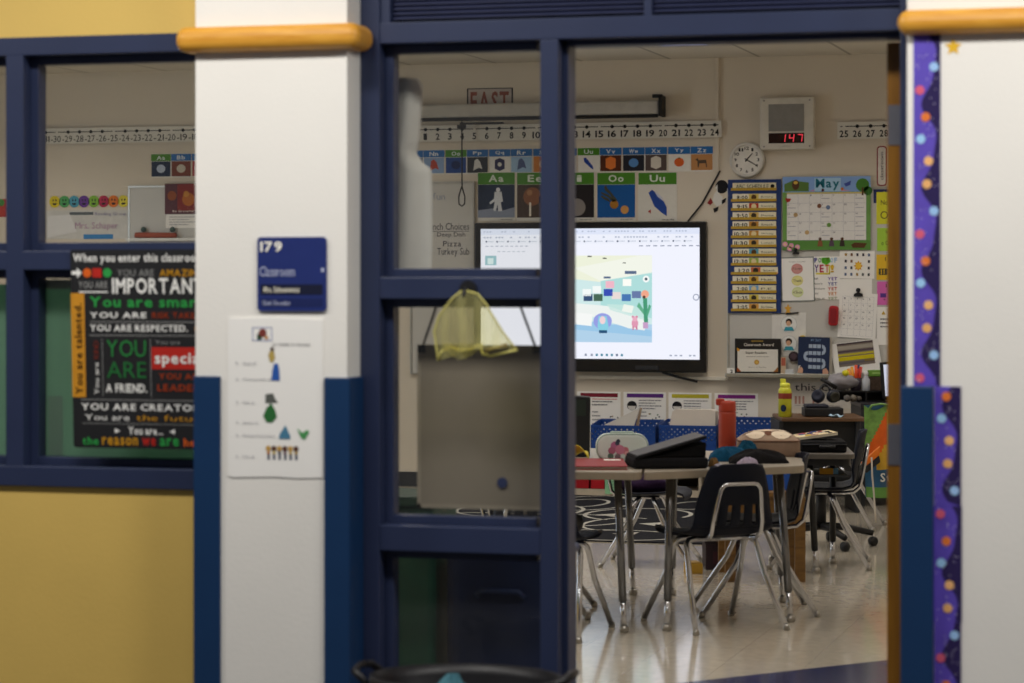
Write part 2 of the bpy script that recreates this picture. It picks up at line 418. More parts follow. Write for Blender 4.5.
for (a, b) in ((sx0 + .03, xm - .012), (xm + .012, dx1)):
    lv = MB()
    z = hz1 + 0.012
    while z < 2.6:
        lv.add([(a, .035, z), (b, .035, z), (b, .085, z + .028), (a, .085, z + .028), (a, .035, z + .004), (b, .035, z + .004), (b, .085, z + .032), (a, .085, z + .032)],
               [(0, 1, 5, 4), (4, 5, 6, 7), (0, 3, 2, 1)], M_louv); z += 0.0145
    lv.box(a, b, .13, .145, hz1, 2.62, M_black)
    lv.build('louvre_panel', door)
fr2 = MB().box(sx0, sx0 + .03, 0.01, D_, hz1, 2.62, M_navy).build('transom_edge', door, bevel=.002)
struct(MB().box(XF0, XF1, 0.0, 0.2, 3.0, 3.2, M_white).build('wall_above_door'))
# open door leaf, hinge edge towards the corridor
leaf = thing('door_2', 'wooden classroom door swung open, its hinge edge showing in the doorway', 'door', (0, 0, 0)); leaf['kind'] = 'structure'
ly = D_ + 0.012; lx0, lx1 = xof(887, ly), xof(887, ly) + 0.045
MB().box(lx0, lx1, ly, ly + 0.92, 0.012, hz0 - .02, M_door).build('leaf', leaf, bevel=0.002)
M_hinge = mat('#85858c', 0.35, 0.7, name='steel_hinge')
for (ya, yb) in ((105, 145), (424, 465)):
    za, zb = zof(893, yb, ly), zof(893, ya, ly)
    MB().box(lx0 + .003, lx1 + .004, ly - .003, ly, za, zb, M_hinge).tube([(lx1 + .006, ly - .004, za), (lx1 + .006, ly - .004, zb)], .006, M_hinge).build('hinge', leaf)
MB().tube([(lx0, ly + .85, .97), (lx0 - .05, ly + .85, .97), (lx0 - .055, ly + .75, .97)], .009, M_chrome).build('handle', leaf)

# ---- window in the yellow wall
win = thing('window_1', 'navy framed corridor window divided into upper and lower panes', 'window', (0, 0, 0)); win['kind'] = 'structure'
w = MB(); wm0, wm1 = zof(100, 270, 0), zof(100, 250.5, 0)
mul = [(xof(5.5, 0), xof(23, 0))]
step = 0.75
px0 = mul[0][0]
cols = [(px0 - 1.5, px0 - 1.5 + .056), (px0 - .75, px0 - .75 + .056), mul[0]]
w.box(wx0, wx1, 0, D_, wz1 - .058, wz1, M_navy); w.box(wx0, wx1, 0, D_, wz0, wz0 + .064, M_navy)
w.box(wx0, wx1, 0.001, D_, wm0, wm1, M_navy)
w.box(wx0, wx0 + .05, 0.0006, D_ - .0006, wz0 + .0006, wz1 - .0006, M_navy)
for a, b in cols: w.box(a, b, 0.0006, D_ - .0006, wz0 + .0006, wz1 - .0006, M_navy)
w.build('frame', win, bevel=0.003)
edges = [(wx0 + .05, cols[0][0]), (cols[0][1], cols[1][0]), (cols[1][1], cols[2][0]), (cols[2][1], wx1)]
for a, b in edges:
    glaze(a, b, wm1, wz1 - .058, win, 'glass_pane'); glaze(a, b, wz0 + .064, wm0, win, 'glass_pane')
def sheer(name, col, amt):
    m = bpy.data.materials.new(name); m.use_nodes = True; nt = m.node_tree; nt.nodes.clear(); L = nt.links
    o = nt.nodes.new('ShaderNodeOutputMaterial'); d = nt.nodes.new('ShaderNodeBsdfDiffuse'); t = nt.nodes.new('ShaderNodeBsdfTranslucent'); mx = nt.nodes.new('ShaderNodeMixShader')
    nz = nt.nodes.new('ShaderNodeTexNoise'); nz.inputs['Scale'].default_value = 3; rp = nt.nodes.new('ShaderNodeValToRGB'); c = hexc(col)
    rp.color_ramp.elements[0].color = tuple(v * .85 for v in c) + (1,); rp.color_ramp.elements[1].color = tuple(min(1, v * 1.1) for v in c) + (1,); L.new(nz.outputs['Fac'], rp.inputs[0])
    L.new(rp.outputs[0], d.inputs[0]); L.new(rp.outputs[0], t.inputs[0]); mx.inputs[0].default_value = amt
    L.new(d.outputs[0], mx.inputs[1]); L.new(t.outputs[0], mx.inputs[2]); L.new(mx.outputs[0], o.inputs[0]); return m
# green paper taped inside the lower panes
M_green = sheer('green_paper', '#9cc8b0', .5); M_green2 = sheer('pale_green_paper', '#a9c9b6', .5)
for i, (a, b) in enumerate(edges[1:]):
    g = MB().box(a + .02, b - .02 if i < 2 else b, .120, .123, wz0 + .07, wm0 - .045, M_green)
    if i == 2: g.box(a + .03, a + .08, .1185, .1195, wz0 + .07, wz0 + .28, M_green2).box(a + .02, b, .1185, .1195, wm0 - .06, wm0 - .03, mat('#a9b3a4', .8))
    tag(g.build('paper_cover'), ['green paper covering the lower window pane out past the frame edge', 'green paper covering the lower pane beside the window mullion', 'green paper inside the lower pane behind the black lettered poster'][i], 'paper')
# ================================================================== THINGS IN THE CORRIDOR
# ---- room sign
S_ = Sheet(258, 237, 327, 311, YC, mat('#22306e', 0.4, var=.04), t=0.008, radius=0.012)
W_, WG = ink('#f2efe4'), ink('#b9bfd8')
S_.text('179', .05, .06, .37, .2, W_, True); S_.text('Classroom', .04, .40, .55, .53, WG)
S_.rect(.05, .64, .95, .78, ink('#151a33')); S_.text('Mrs. Schoenwetz', .1, .67, .62, .75, ink('#e8e4d2'), True)
S_.rect(.05, .83, .95, .94, ink('#1a2558')); S_.text('Gail Scudio', .08, .86, .48, .92, WG); S_.rect(.93, .42, .97, .47, WG)
S_.done('room_sign', 'navy room sign numbered 179 on the white pillar', 'sign', bevel=0.002)
# ---- routine list
S_ = Sheet(228, 317.5, 323, 479, YC, M_paper, t=0.003, poly=[(0, 0.005), (.5, 0), (1, .01), (1, .985), (.72, .992), (.5, .985), (.05, .995), (0, .985)])
g5 = ink('#4c4a50'); g7 = ink('#8d8c94')
for (u0, v0, u1, v1) in ((.26, .06, .47, .066), (.26, .14, .47, .146), (.26, .06, .27, .146), (.46, .06, .47, .146)): S_.rect(u0, v0, u1, v1, ink('#9ba3c6'))
S_.disc(.37, .095, .026, ink('#7c3a34')); S_.rect(.31, .1, .36, .14, ink('#2f4a34')); S_.disc(.41, .125, .012, ink('#c08a4c'))
S_.text('our Guides for Routine', .47, .155, .87, .173, g5)
rows = [(.36, 'Wash off'), (.44, 'Unpack / fill up'), (.52, 'Back in'), (.6, 'Jackets'), (.68, 'Morning Work/Soft'), (.785, 'Get set')]
for v, t in ((.285, 'Wash off'), (.385, 'Water/pencils off'), (.53, 'Pack up'), (.655, 'Jacket in'), (.735, 'Morning Work/Snacks'), (.865, 'Line up')):
    S_.text('%d.' % (1 + [.285, .385, .53, .655, .735, .865].index(v)), .09, v - .01, .12, v + .006, g7); S_.text(t, .16, v - .01, .16 + .018 * len(t), v + .01, g7)
S_.disc(.47, .165 + .03, .013, ink('#4a3626')); S_.poly([(.44, .21), (.49, .21), (.5, .25), (.48, .275), (.45, .275), (.43, .24)], ink('#b59d55'))
S_.poly([(.49, .285), (.53, .285), (.545, .32), (.55, .39), (.46, .39), (.475, .32)], ink('#2b59a8'))
S_.poly([(.4, .475), (.48, .47), (.5, .5), (.53, .525), (.4, .53)], ink('#5a5d58'))
S_.poly([(.41, .56), (.46, .53), (.5, .57), (.52, .615), (.47, .65), (.41, .648), (.375, .61)], ink('#2c6a35'))
S_.poly([(.61, .665), (.66, .73), (.66, .75), (.54, .75), (.55, .72)], ink('#4a7f9c')); S_.poly([(.73, .685), (.79, .71), (.84, .69), (.86, .705), (.81, .755), (.77, .74)], ink('#4c9457'))
for k in range(6):
    S_.disc(.43 + .058 * k, .81, .017, ink('#c39a4c' if k % 2 == 0 else '#5b3a2c')); S_.rect(.415 + .058 * k, .815, .445 + .058 * k, .845, ink(['#c07c3c', '#d0b45a', '#3a3440', '#6a3b4b', '#c9a852', '#b9964e'][k])); S_.rect(.42 + .058 * k, .845, .445 + .058 * k, .88, ink('#2c3350'))
S_.done('routine_poster', 'white paper list of numbered routines with small pictures below the room sign', 'poster')
# ---- black lettered poster hanging over the window
K = mat('#17171a', 0.6, var=.05); y_ = -0.004
S_ = Sheet(70, 249.5, 206, 448.5, y_, K, t=0.003, radius=0.01)
wt, gy, gr, gd, rd, og = ink('#ecebe6'), ink('#8e8e8c'), ink('#2f9a48'), ink('#c08a1c'), ink('#b8281f'), ink('#d8601e')
S_.text('When you enter this classroom', .025, .02, .975, .075, wt, True)
S_.poly([(.01, .108), (.05, .108), (.05, .09), (.085, .117), (.05, .144), (.05, .126), (.01, .126)], wt)
S_.disc(.125, .117, .023, og); S_.rect(.165, .094, .232, .14, rd, 2); S_.disc(.275, .117, .023, gr)
S_.text('YOU ARE', .35, .10, .62, .135, gy); S_.text('AMAZING', .66, .10, .985, .135, gd, True)
S_.text('YOU ARE', .06, .16, .275, .195, gy, True); S_.rect(.06, .21, .275, .217, wt); S_.text('IMPORTANT', .31, .143, .975, .223, wt, True)
S_.rect(0.0, .22, .10, .745, mat('#c98a1c', .6)); S_.vtext('You are talented.', .025, .27, .08, .73, ink('#4c3210'), True)
S_.text('You are smart', .14, .237, .985, .29, gr, True)
S_.text('YOU ARE', .14, .315, .56, .345, wt, True); S_.text('RISK TAKERS', .60, .315, .985, .345, ink('#8c3418'), True)
S_.rect(.14, .362, .985, .366, gy); S_.text('YOU ARE RESPECTED.', .14, .378, .86, .412, wt, True); S_.disc(.935, .395, .02, gd)
S_.rect(.13, .43, .985, .434, gy)
S_.vtext('You are', .165, .57, .20, .73, wt); S_.vtext('KIND', .165, .46, .20, .55, ink('#7c2f22'))
S_.rect(.225, .45, .229, .74, gy); S_.rect(.58, .45, .584, .74, gy)
S_.text('YOU', .26, .455, .55, .54, ink('#2a7d3e')); S_.text('ARE', .26, .565, .55, .645, ink('#246b36')); S_.text('A FRIEND.', .25, .675, .555, .72, wt, True)
S_.text('You are', .62, .455, .8, .475, gy); S_.rect(.59, .49, .99, .60, rd); S_.text('special', .615, .515, .97, .59, wt, True, 4)
S_.text('YOU ARE', .64, .62, .97, .65, ink('#9c3c1c'), True); S_.text('LEADERS', .63, .675, .98, .71, ink('#9c3c1c'), True)
S_.rect(.06, .755, .985, .759, gy); S_.text('YOU ARE CREATORS', .065, .775, .985, .81, wt, True)
S_.text('You are', .09, .83, .42, .86, wt); S_.text('the future', .47, .83, .985, .86, gd)
S_.rect(.07, .875, .985, .878, gy); S_.text('You are...', .41, .89, .665, .93, wt, True)
S_.poly([(.31, .9), (.35, .912), (.31, .925)], wt); S_.poly([(.75, .9), (.71, .912), (.75, .925)], wt)
for st, u0, u1, c in (('the', .07, .19, gr), ('reason', .215, .48, gd), ('we', .51, .61, rd), ('are', .64, .78, gr), ('here', .815, .985, og)): S_.text(st, u0, .945, u1, .985, c, True)
S_.mb.v = [(x - .02 * (z - .3), y, z) for x, y, z in S_.mb.v]
S_.done('lettered_poster', 'black poster of coloured You are sayings hung over the lower corridor window', 'poster')
# ---- galaxy border strips and star
def galaxy(x0, y0, x1, y1, plane, label, ph=0, t=0.0015):
    S = Sheet(x0, y0, x1, y1, plane, mat('#5a47b4', .6, var=.12, scale=12), t=t)
    n = max(2, int((y1 - y0) / 40)); H = y1 - y0; P = 83.0
    dk = ink('#2b2150'); pts = [(1, 0)]
    k = 0
    v = 0.0
    while v <= 1.0001:
        yy = v * H + ph; u = .62 + .26 * math.sin(2 * PI * yy / P) + .08 * math.sin(4 * PI * yy / P + 1); pts.append((u, v)); v += 5 / H
    pts.append((1, 1)); S.poly(pts, dk, 1)
    cols = ['#e8b070', '#9cc4ee', '#d8607c', '#e07838', '#9fcdf2', '#f0b878']; us = [.5, .76, .24, .45, .27, .56]; vs = [0, 27, 50, 77, 99, 121]
    y = -ph - 144
    while y < H:
        for c, u, dv in zip(cols, us, vs):
            if 5 < y + dv < H - 5: S.disc(u, (y + dv) / H, 4.6 / H, ink(c), 2)
        y += 144
    rnd = random.Random(int(x0 + y0))
    for _ in range(int(H / 4)):
        S.disc(rnd.random() * .9 + .05, rnd.random() * .98 + .01, .5 / H, ink('#d9d0ee'), 3)
    return S.done('border_strip', label, 'border strip', 'galaxy border strips on the pillar')
galaxy(913.5, 35, 940.5, 386, YC - .001, 'purple galaxy border strip above the blue corner guard', -5)
galaxy(934.5, 386.5, 961, 506, YC - .0015, 'purple galaxy border strip just below the step beside the guard top', 211)
galaxy(933.8, 506, 961.8, 622, YC - .001, 'middle purple galaxy border strip along the blue corner guard', 330)
galaxy(934.3, 622, 961, 745, YC - .0015, 'lowest purple galaxy border strip beside the blue corner guard', 446)
S_ = Sheet(944.5, 38, 962, 56, YC, mat('#dcae1e', .6), t=0.0015, poly=[(.5 + (.5 if k % 2 == 0 else .24) * math.sin(PI * k / 5), .5 - (.5 if k % 2 == 0 else .24) * math.cos(PI * k / 5)) for k in range(9, -1, -1)])
S_.done('star_sticker', 'small yellow paper star under the oak rail on the pillar', 'star')
# ---- black tub in front of the sidelight
c = atD(455, 681, 7.14); rimz = c.z; TX, TY = .268, .22
t = thing('storage_tub', 'black oval plastic tub on the corridor floor before the sidelight', 'tub', (c.x, c.y + .1, 0))
MB().lathe([(.80, .0), (.83, .004), (.97, rimz - .03), (1.03, rimz - .025), (1.03, rimz), (.985, rimz), (.94, rimz - .03), (.79, .012), (0.01, .012)], mat('#141316', .45), 40, sx=TX, sy=TY).build('body', t)
for s in (-1, 1):
    MB().tube([(s * TX * .99, -.09, rimz - .02), (s * TX * 1.14, -.07, rimz + .012), (s * TX * 1.16, 0, rimz + .02), (s * TX * 1.14, .07, rimz + .012), (s * TX * .99, .09, rimz - .02)], .011, mat('#141316', .45)).build('handle', t)
b = MB().ball((0, 0, 0), .07, .065, .148, cloth('#44707c'), bump=.09, seed=3).build('bundle', None, (c.x - .02, c.y + .02, .168))
tag(b, 'crumpled teal cloth inside the black tub', 'cloth')
# ================================================================== BACK WALL OF THE CLASSROOM
# ---- grey whiteboards and trays (fixed to the wall)
def wboard(x0, y0, x1, y1, label, name='whiteboard', tray=True, t=0.018, frame=True, colour=None, draw=None):
    S = Sheet(x0, y0, x1, y1, WY - .002, colour or M_board, t=t)
    o = thing(name, label, 'whiteboard', S.c); w_, h_ = S.w / 2, S.h / 2
    if draw: draw(S)
    S.done('panel', parent=o)
    if frame:
        e = .016; MB().box(-w_ - e, w_ + e, -t - .004, 0, h_, h_ + e, M_alu).box(-w_ - e, w_ + e, -t - .004, 0, -h_ - e, -h_, M_alu).box(-w_ - e, -w_, -t - .004, 0, -h_, h_, M_alu).box(w_, w_ + e, -t - .004, 0, -h_, h_, M_alu).build('frame', o, bevel=.002)
    if tray: MB().box(-w_ - e, w_ + e, -t - .075, -t, -h_ - .03, -h_ - .016, M_alu).box(-w_ - e, w_ + e, -t - .079, -t - .075, -h_ - .03, -h_ - .004, M_alu).build('tray', o, bevel=.002)
    return o, S
bo, bs = wboard(729, 190, 925, 373, 'wide whiteboard behind the schedule chart and calendar')
def lunch(S):
    hw = ink('#5c5c64'); f_ = lambda px: (px - 413) / 60; g_ = lambda v: (v - 184) / 188
    for st, a in (('Lunch Choices', (427, 223, 470, 230)), ('Deep Dish', (438, 232.5, 466, 238)), ('Pizza', (444, 241, 462, 246.5)), ('Turkey Sub', (438, 248, 470, 257)), ('So fun', (420, 193, 446, 200))):
        S.text(st, f_(a[0]), g_(a[1]), f_(a[2]), g_(a[3]), hw if st != 'So fun' else ink('#9aa0ac'))
    S.rect(f_(428), g_(231.2), f_(470), g_(231.7), hw)
bo2, bs2 = wboard(413, 184, 473, 372, 'whiteboard with handwritten lunch choices beside the wall screen', tray=False, draw=lunch)
bo3, bs3 = wboard(130, 187, 330, 372, 'long whiteboard seen through the corridor window with a dark red poster on it', tray=False)
struct(MB().box(xof(580, WY), xof(727, WY), WY - .03, WY, zof(700, 380, WY), zof(700, 376.5, WY), mat('#d9d3c4', .6)).build('trim_6', bevel=.002))
# conduit
cx = xof(717.5, WY); struct(MB().box(cx - .012, cx + .012, WY - .02, WY, zof(717, 172, WY), 2.92, M_cream).build('trim_7', bevel=.003))
cx2 = xof(800, WY)
# ---- number lines
def x_units():
    a = (xof(426.6, WY), 1); b = (xof(715.5, WY), 24); return (b[0] - a[0]) / 23, a[0]
dU, xOne = x_units()
def number_line(n0, n1, xa, dx, zdot, px_ref, label, pad=.5):
    X0, X1 = xa - pad * dx, xa + (n1 - n0 + pad) * dx; h = .112; z0 = zdot - .083
    o = MB(); wp = mat('#d9d6cc', .7, var=.01)
    fy = .022; o.box(X0, X1, WY - .002 - fy, WY - fy, z0, z0 + h, wp)
    o.add([(X0 + .02, WY - .0026 - fy, zdot - .003), (X1 - .02, WY - .0026 - fy, zdot - .003), (X1 - .02, WY - .0026 - fy, zdot + .003), (X0 + .02, WY - .0026 - fy, zdot + .003)], [(0, 1, 2, 3)], M_text)
    for k in range(n1 - n0 + 1):
        n = n0 + k; x = xa + k * dx
        q = disc(x, zdot, .0125 if n % 5 else .010, 12); o.add([(a, WY - .0032 - fy, b) for a, b in q], [tuple(range(12))], M_text if n % 5 else wp)
        s = str(n); wdt = .029 * len(s.replace('-', '')) + (.012 if n < 0 else 0)
        o.text(s, x - wdt / 2 - (.006 if n < 0 else 0), x + wdt / 2 - (.006 if n < 0 else 0), zdot - .072, zdot - .026, WY - .003 - fy, M_text, True) if n >= 0 else o.text(s, x - wdt / 2 - .012, x + wdt / 2 - .004, zdot - .072, zdot - .026, WY - .003 - fy, M_text, False)
    ob = o.build('number_line'); tag(ob, label, 'number line'); return ob
zA = zof(570, 127.5, WY)
number_line(0, 24, xOne - dU, dU, zA, 570, 'white number line from 0 to 24 above the alphabet cards')
xm29, xm21 = xof(69.7, WY), xof(161.2, WY); dN = (xm21 - xm29) / 8
number_line(-34, -15, xm29 - 5 * dN, dN, zof(120, 131.4, WY), 120, 'white number line of negative numbers seen through the corridor window')
x25, x28 = xof(844.5, WY), xof(884.5, WY)
number_line(25, 30, x25, (x28 - x25) / 3, zof(865, 126.3, WY), 865, 'short white number line starting at 25 beside the door leaf')
# ---- alphabet cards, in pairs
xa_, xz_ = xof(161, WY), xof(702, WY); dA = (xz_ - xa_) / 25
pics = {'A': '#26344c', 'B': '#7a4030', 'C': '#a83c3c', 'M': '#3f567c', 'N': '#8aa4c8', 'O': '#2a4a8c', 'P': '#33363c', 'Q': '#e8e6e0', 'R': '#9fc0e0', 'S': '#c8803c', 'T': '#e6e2da', 'U': '#e8e6e0', 'V': '#5a3020', 'W': '#2c2c34', 'X': '#5a4c48', 'Y': '#e6e2da', 'Z': '#c08a58'}
blob = {'A': '#b8c4d6', 'B': '#c8c0b0', 'C': '#e0b0a0', 'M': '#c8b49c', 'N': '#b04838', 'O': '#1a2c5c', 'P': '#d8d8d4', 'Q': '#2c2c54', 'R': '#50608c', 'S': '#f0d090', 'T': '#8c2c24', 'U': '#28489c', 'V': '#e8803c', 'W': '#5a8cc8', 'X': '#d8d0c4', 'Y': '#d8642c', 'Z': '#5c4c40'}
zt, zb = zof(560, 148, WY), zof(560, 173, WY)
pair_n = 0
for i in range(0, 26, 2):
    L1, L2 = chr(65 + i), chr(66 + i)
    if L1 in 'EGIK': continue
    x = xa_ + (i + .5) * dA; o = MB(); hw_ = dA - .006; h = zt - zb; zc = (zt + zb) / 2
    o.box(-hw_, hw_, -.002, 0, -h / 2, h / 2, mat('#dedcd4', .7))
    for s, ch in ((-1, L1), (1, L2)):
        xc = s * dA / 2 * .985; hh = dA * .485; col = '#4f8a2c' if ch in 'AEIOU' else '#2f6cae'
        o.add([(xc - hh, -.0028, h / 2 - .052), (xc + hh, -.0028, h / 2 - .052), (xc + hh, -.0028, h / 2 - .003), (xc - hh, -.0028, h / 2 - .003)], [(0, 1, 2, 3)], ink(col))
        o.text(ch + ch.lower(), xc - .032, xc + .032, h / 2 - .043, h / 2 - .014, -.0036, ink('#dfe6ea'), True)
        o.add([(xc - hh * .96, -.0028, -h / 2 + .008), (xc + hh * .96, -.0028, -h / 2 + .008), (xc + hh * .96, -.0028, h / 2 - .055), (xc - hh * .96, -.0028, h / 2 - .055)], [(0, 1, 2, 3)], ink(pics.get(ch, '#888888')))
        bc = ink(blob.get(ch, '#cccccc')); zc_ = -.022
        if ch == 'U': q = [(-.035, .035), (-.018, .04), (.03, -.02), (.034, -.042), (.02, -.036), (-.03, .01)]
        elif ch == 'Z': q = [(-.045, .015), (-.03, .028), (-.02, .012), (.03, .014), (.038, -.035), (.03, -.035), (.026, -.008), (-.016, -.01), (-.02, -.036), (-.028, -.036), (-.03, .006)]
        elif ch in 'NRP': q = [(-.03, -.04), (-.02, .03), (0, .042), (.02, .02), (.035, -.03), (.01, -.02)]
        elif ch in 'QVX': q = [(-.035, -.03), (-.035, .03), (0, .045), (.035, .03), (.035, -.03), (0, -.045)]
        else: q = disc(0, 0, .034, 14, .030)
        area = sum(q[k][0] * q[(k + 1) % len(q)][1] - q[(k + 1) % len(q)][0] * q[k][1] for k in range(len(q)))
        if area < 0: q = q[::-1]
        o.add([(xc + a, -.0036, zc_ + b) for a, b in q], [tuple(range(len(q)))], bc)
        if ch == 'Q': o.add([(xc + a, -.0042, zc_ + b) for a, b in disc(0, 0, .016, 6)], [tuple(range(6))], ink('#d8d8d0'))
        if ch in 'TY': o.add([(xc + a, -.0042, zc_ + .028 + b) for a, b in disc(0, 0, .006, 6)], [tuple(range(6))], ink('#3c5a28'))
    ob = o.build('alphabet_card', None, (x, WY, zc)); tag(ob, 'alphabet card with the letters %s and %s under coloured headers' % (L1 + L1.lower(), L2 + L2.lower()), 'alphabet card', 'alphabet cards in the long strip')
# ---- big vowel cards
vow = [('Aa', 477.7, 515.2), ('Ee', 516.8, 554), ('Ii', 556, 594.5), ('Oo', 597, 635.6), ('Uu', 638.2, 677)]
for k, (s, a, b) in enumerate(vow):
    S_ = Sheet(a, 172.2, b, 221, WY - .0, mat('#dedbd2', .7), t=.003)
    S_.rect(.01, .01, .99, .25, ink('#4f8a2c')); S_.text(s, .3, .055, .7, .2, ink('#dfe8da'), True)
    bg = ['#27344c', '#4a3a30', '#2a2628', '#1d5a9e', '#dcd9d0'][k]; S_.rect(.01, .255, .99, .93, ink(bg))
    S_.text(['astronaut', 'elephant', 'iguana', 'octopus', 'umbrella'][k], .62, .955, .93, .985, M_text)
    if k == 0:
        S_.poly([(.01, .93), (.01, .78), (.4, .74), (.6, .8), (.99, .72), (.99, .93)], ink('#8a93a6')); S_.disc(.55, .36, .045, ink('#e4e6ea'), 3)
        S_.poly([(.46, .4), (.64, .4), (.68, .6), (.62, .62), (.66, .8), (.55, .8), (.54, .66), (.48, .8), (.42, .78), (.46, .6), (.34, .66), (.32, .62), (.44, .54)], ink('#d6dae0'), 3); S_.rect(.26, .68, .4, .73, ink('#3c4658'), 3)
    elif k == 1:
        S_.disc(.42, .5, .19, ink('#8a5a3c'), 2); S_.disc(.35, .42, .06, ink('#a87a54'), 3); S_.rect(.34, .62, .39, .9, ink('#e8e0d0'), 3); S_.rect(.6, .5, .95, .93, ink('#5c4a3c'), 2)
    elif k == 2:
        S_.disc(.3, .6, .16, ink('#c8bcb0'), 2); S_.disc(.55, .72, .18, ink('#8a8480'), 2); S_.disc(.2, .36, .05, ink('#a83c30'), 3)
    elif k == 3:
        S_.disc(.72, .77, .085, ink('#d09a58'), 3); S_.disc(.45, .66, .09, ink('#a8742c'), 3)
        for q in ([(.42, .62), (.3, .52), (.12, .44), (.1, .4), (.3, .46), (.48, .58)], [(.46, .6), (.34, .46), (.22, .38), (.18, .3), (.24, .27), (.28, .34), (.4, .44), (.54, .58)], [(.36, .62), (.2, .56), (.1, .5), (.12, .47), (.3, .54)]): S_.poly(q, ink('#4a4a3c'), 3)
    else:
        S_.poly([(.27, .42), (.36, .36), (.6, .5), (.74, .72), (.74, .9), (.62, .84), (.42, .7)], ink('#2a4a9a'), 3); S_.poly([(.42, .39), (.6, .5), (.66, .6), (.5, .5)], ink('#c8cfe0'), 4); S_.poly([(.25, .8), (.33, .76), (.33, .85)], ink('#a8342c'), 3)
    S_.done('vowel_card', 'large green headed vowel card %s with a photo above the screen' % s, 'vowel card', 'large vowel cards above the screen')
# ---- projector screen case with pull cord
zc1, zc0 = zof(560, 103, WY), zof(560, 117.5, WY); xa, xb = xof(300, WY), xof(664, WY)
o = thing('projection_screen', 'long white rolled projection screen case with black end brackets', 'projection screen', ((xa + xb) / 2, WY, (zc0 + zc1) / 2)); L2 = (xb - xa) / 2; hh = (zc1 - zc0) / 2
M_case = mat('#b9b6ae', .45)
MB().box(-L2, L2 - .01, -.11, -.012, -hh, hh, M_case).build('case', o, bevel=.02, seg=3)
MB().box(-L2, L2 - .02, -.115, -.085, -hh - .018, -hh + .004, M_black).build('batten', o, bevel=.003)
for s in (-1, 1): MB().box(s * L2 - .012, s * L2 + .012, -.125, -.0, -hh - .01, hh + .03, M_black).box(s * L2 - .055, s * L2 + .012, -.125, -.09, hh + .015, hh + .038, M_black).build('bracket', o, bevel=.003)
cxp = xof(466, WY) - (xa + xb) / 2; zt_ = -hh - .01; zl = zof(466, 187, WY) - (zc0 + zc1) / 2
cord = MB().tube([(cxp, -.1, zt_), (cxp + .002, -.1, zl)], .005, M_black, 6)
cord.tube([(cxp, -.1, zl), (cxp - .022, -.1, zl - .07), (cxp - .02, -.1, zl - .12), (cxp, -.1, zl - .135), (cxp + .02, -.1, zl - .12), (cxp + .022, -.1, zl - .07), (cxp, -.1, zl)], .005, M_black, 6)
cord.build('pull_cord', o)
MB().box(cxp - .01, cxp + .30, -.112, -.1, zt_ - .035, zt_ - .02, M_black).box(cxp - .03, cxp + .03, -.112, -.1, zt_ - .06, zt_ - .035, M_black).build('handle_bar', o)
S_ = Sheet(467, 88, 513, 113, WY, mat('#b9aea6', .7), t=.003)
e_ = ink('#8c4c3a')
S_.rect(0, 0, .03, 1, M_text); S_.rect(.97, 0, 1, 1, M_text); S_.rect(0, 0, 1, .04, ink('#4a4a48'))
S_.text('EAST', .08, .14, .92, .97, e_, True); S_.done('direction_sign', 'small white sign with brown EAST letters on the screen case', 'sign')
# ---- interactive screen
sx = (474.6, 222.2, 705.6, 371.5)
S0 = Sheet(*sx, WY - .045, None); W2, H2 = S0.w / 2, S0.h / 2
tv = thing('interactive_screen', 'large black framed interactive screen lit up on the back wall', 'screen', (S0.c.x, WY - .045, S0.c.z))
MB().box(-W2, W2, -.035, .02, -H2, H2, mat('#16181c', .3)).box(-W2 * .5, W2 * .5, .0, .042, -H2 * .5, H2 * .5, M_black).build('housing', tv, bevel=.008)
px = lambda u: (u - sx[0]) / (sx[2] - sx[0]); py = lambda v: (v - sx[1]) / (sx[3] - sx[1])
S0.front = -.0355; G = lambda h, s=1.0: glow(h, s)
R = lambda a, b, c, d, h, l=1: S0.rect(px(a), py(b), px(c), py(d), G(h), l)
Q = lambda pts, h, l=2: S0.poly([(px(a), py(b)) for a, b in pts], G(h), l)
O = lambda a, b, r, h, l=3, rv=None: S0.disc(px(a), py(b), r / (sx[3] - sx[1]), G(h), l, (rv or r) / (sx[3] - sx[1]))
R(481, 228.5, 699.3, 358.6, '#f2f4ff'); R(481, 228.5, 699.3, 234.5, '#dfe6f8', 2); R(481, 234.5, 699.3, 244, '#eef1fc', 2)
rnd = random.Random(4)
for x in range(484, 696, 3):
    if rnd.random() < .5: R(x, 231, x + 1.8, 232, '#a9b4cc', 3)
    if rnd.random() < .45: R(x, 236.5, x + 2, 238, '#b4bccf', 3)
for x in range(486, 690, 11):
    R(x, 240.6, x + 1.6, 242.2, rnd.choice(['#5a6478', '#7c88a0', '#44506a']), 3); R(x + 2.5, 241, x + 8, 241.7, '#bcc4d4', 3)
for x in range(486, 530, 5): R(x, 245.6, x + 3, 246.4, '#a8b0c4', 3)
for x in range(640, 697, 7): R(x, 245.6, x + 4, 246.6, '#8a93a8', 3)
for x in range(498, 524, 5): R(x, 251, x + 3, 251.8, '#b8c0d0', 3)
R(485.5, 255.5, 497, 265, '#9cc4cc', 2); R(488, 258, 494, 264, '#d8ecec', 3)
for x in (586, 592, 597, 602, 607, 612, 617, 622): R(x, 353.5, x + 2.2, 355.8, rnd.choice(['#6a7690', '#4a88a0', '#8c94a8']), 3)
for x in (670, 675, 680, 689, 693): R(x, 354, x + 2.4, 355.4, '#a0a8bc', 3)
O(696, 297, 3.3, '#8e97ae', 3); O(696, 297, 2.4, '#f2f4ff', 4)
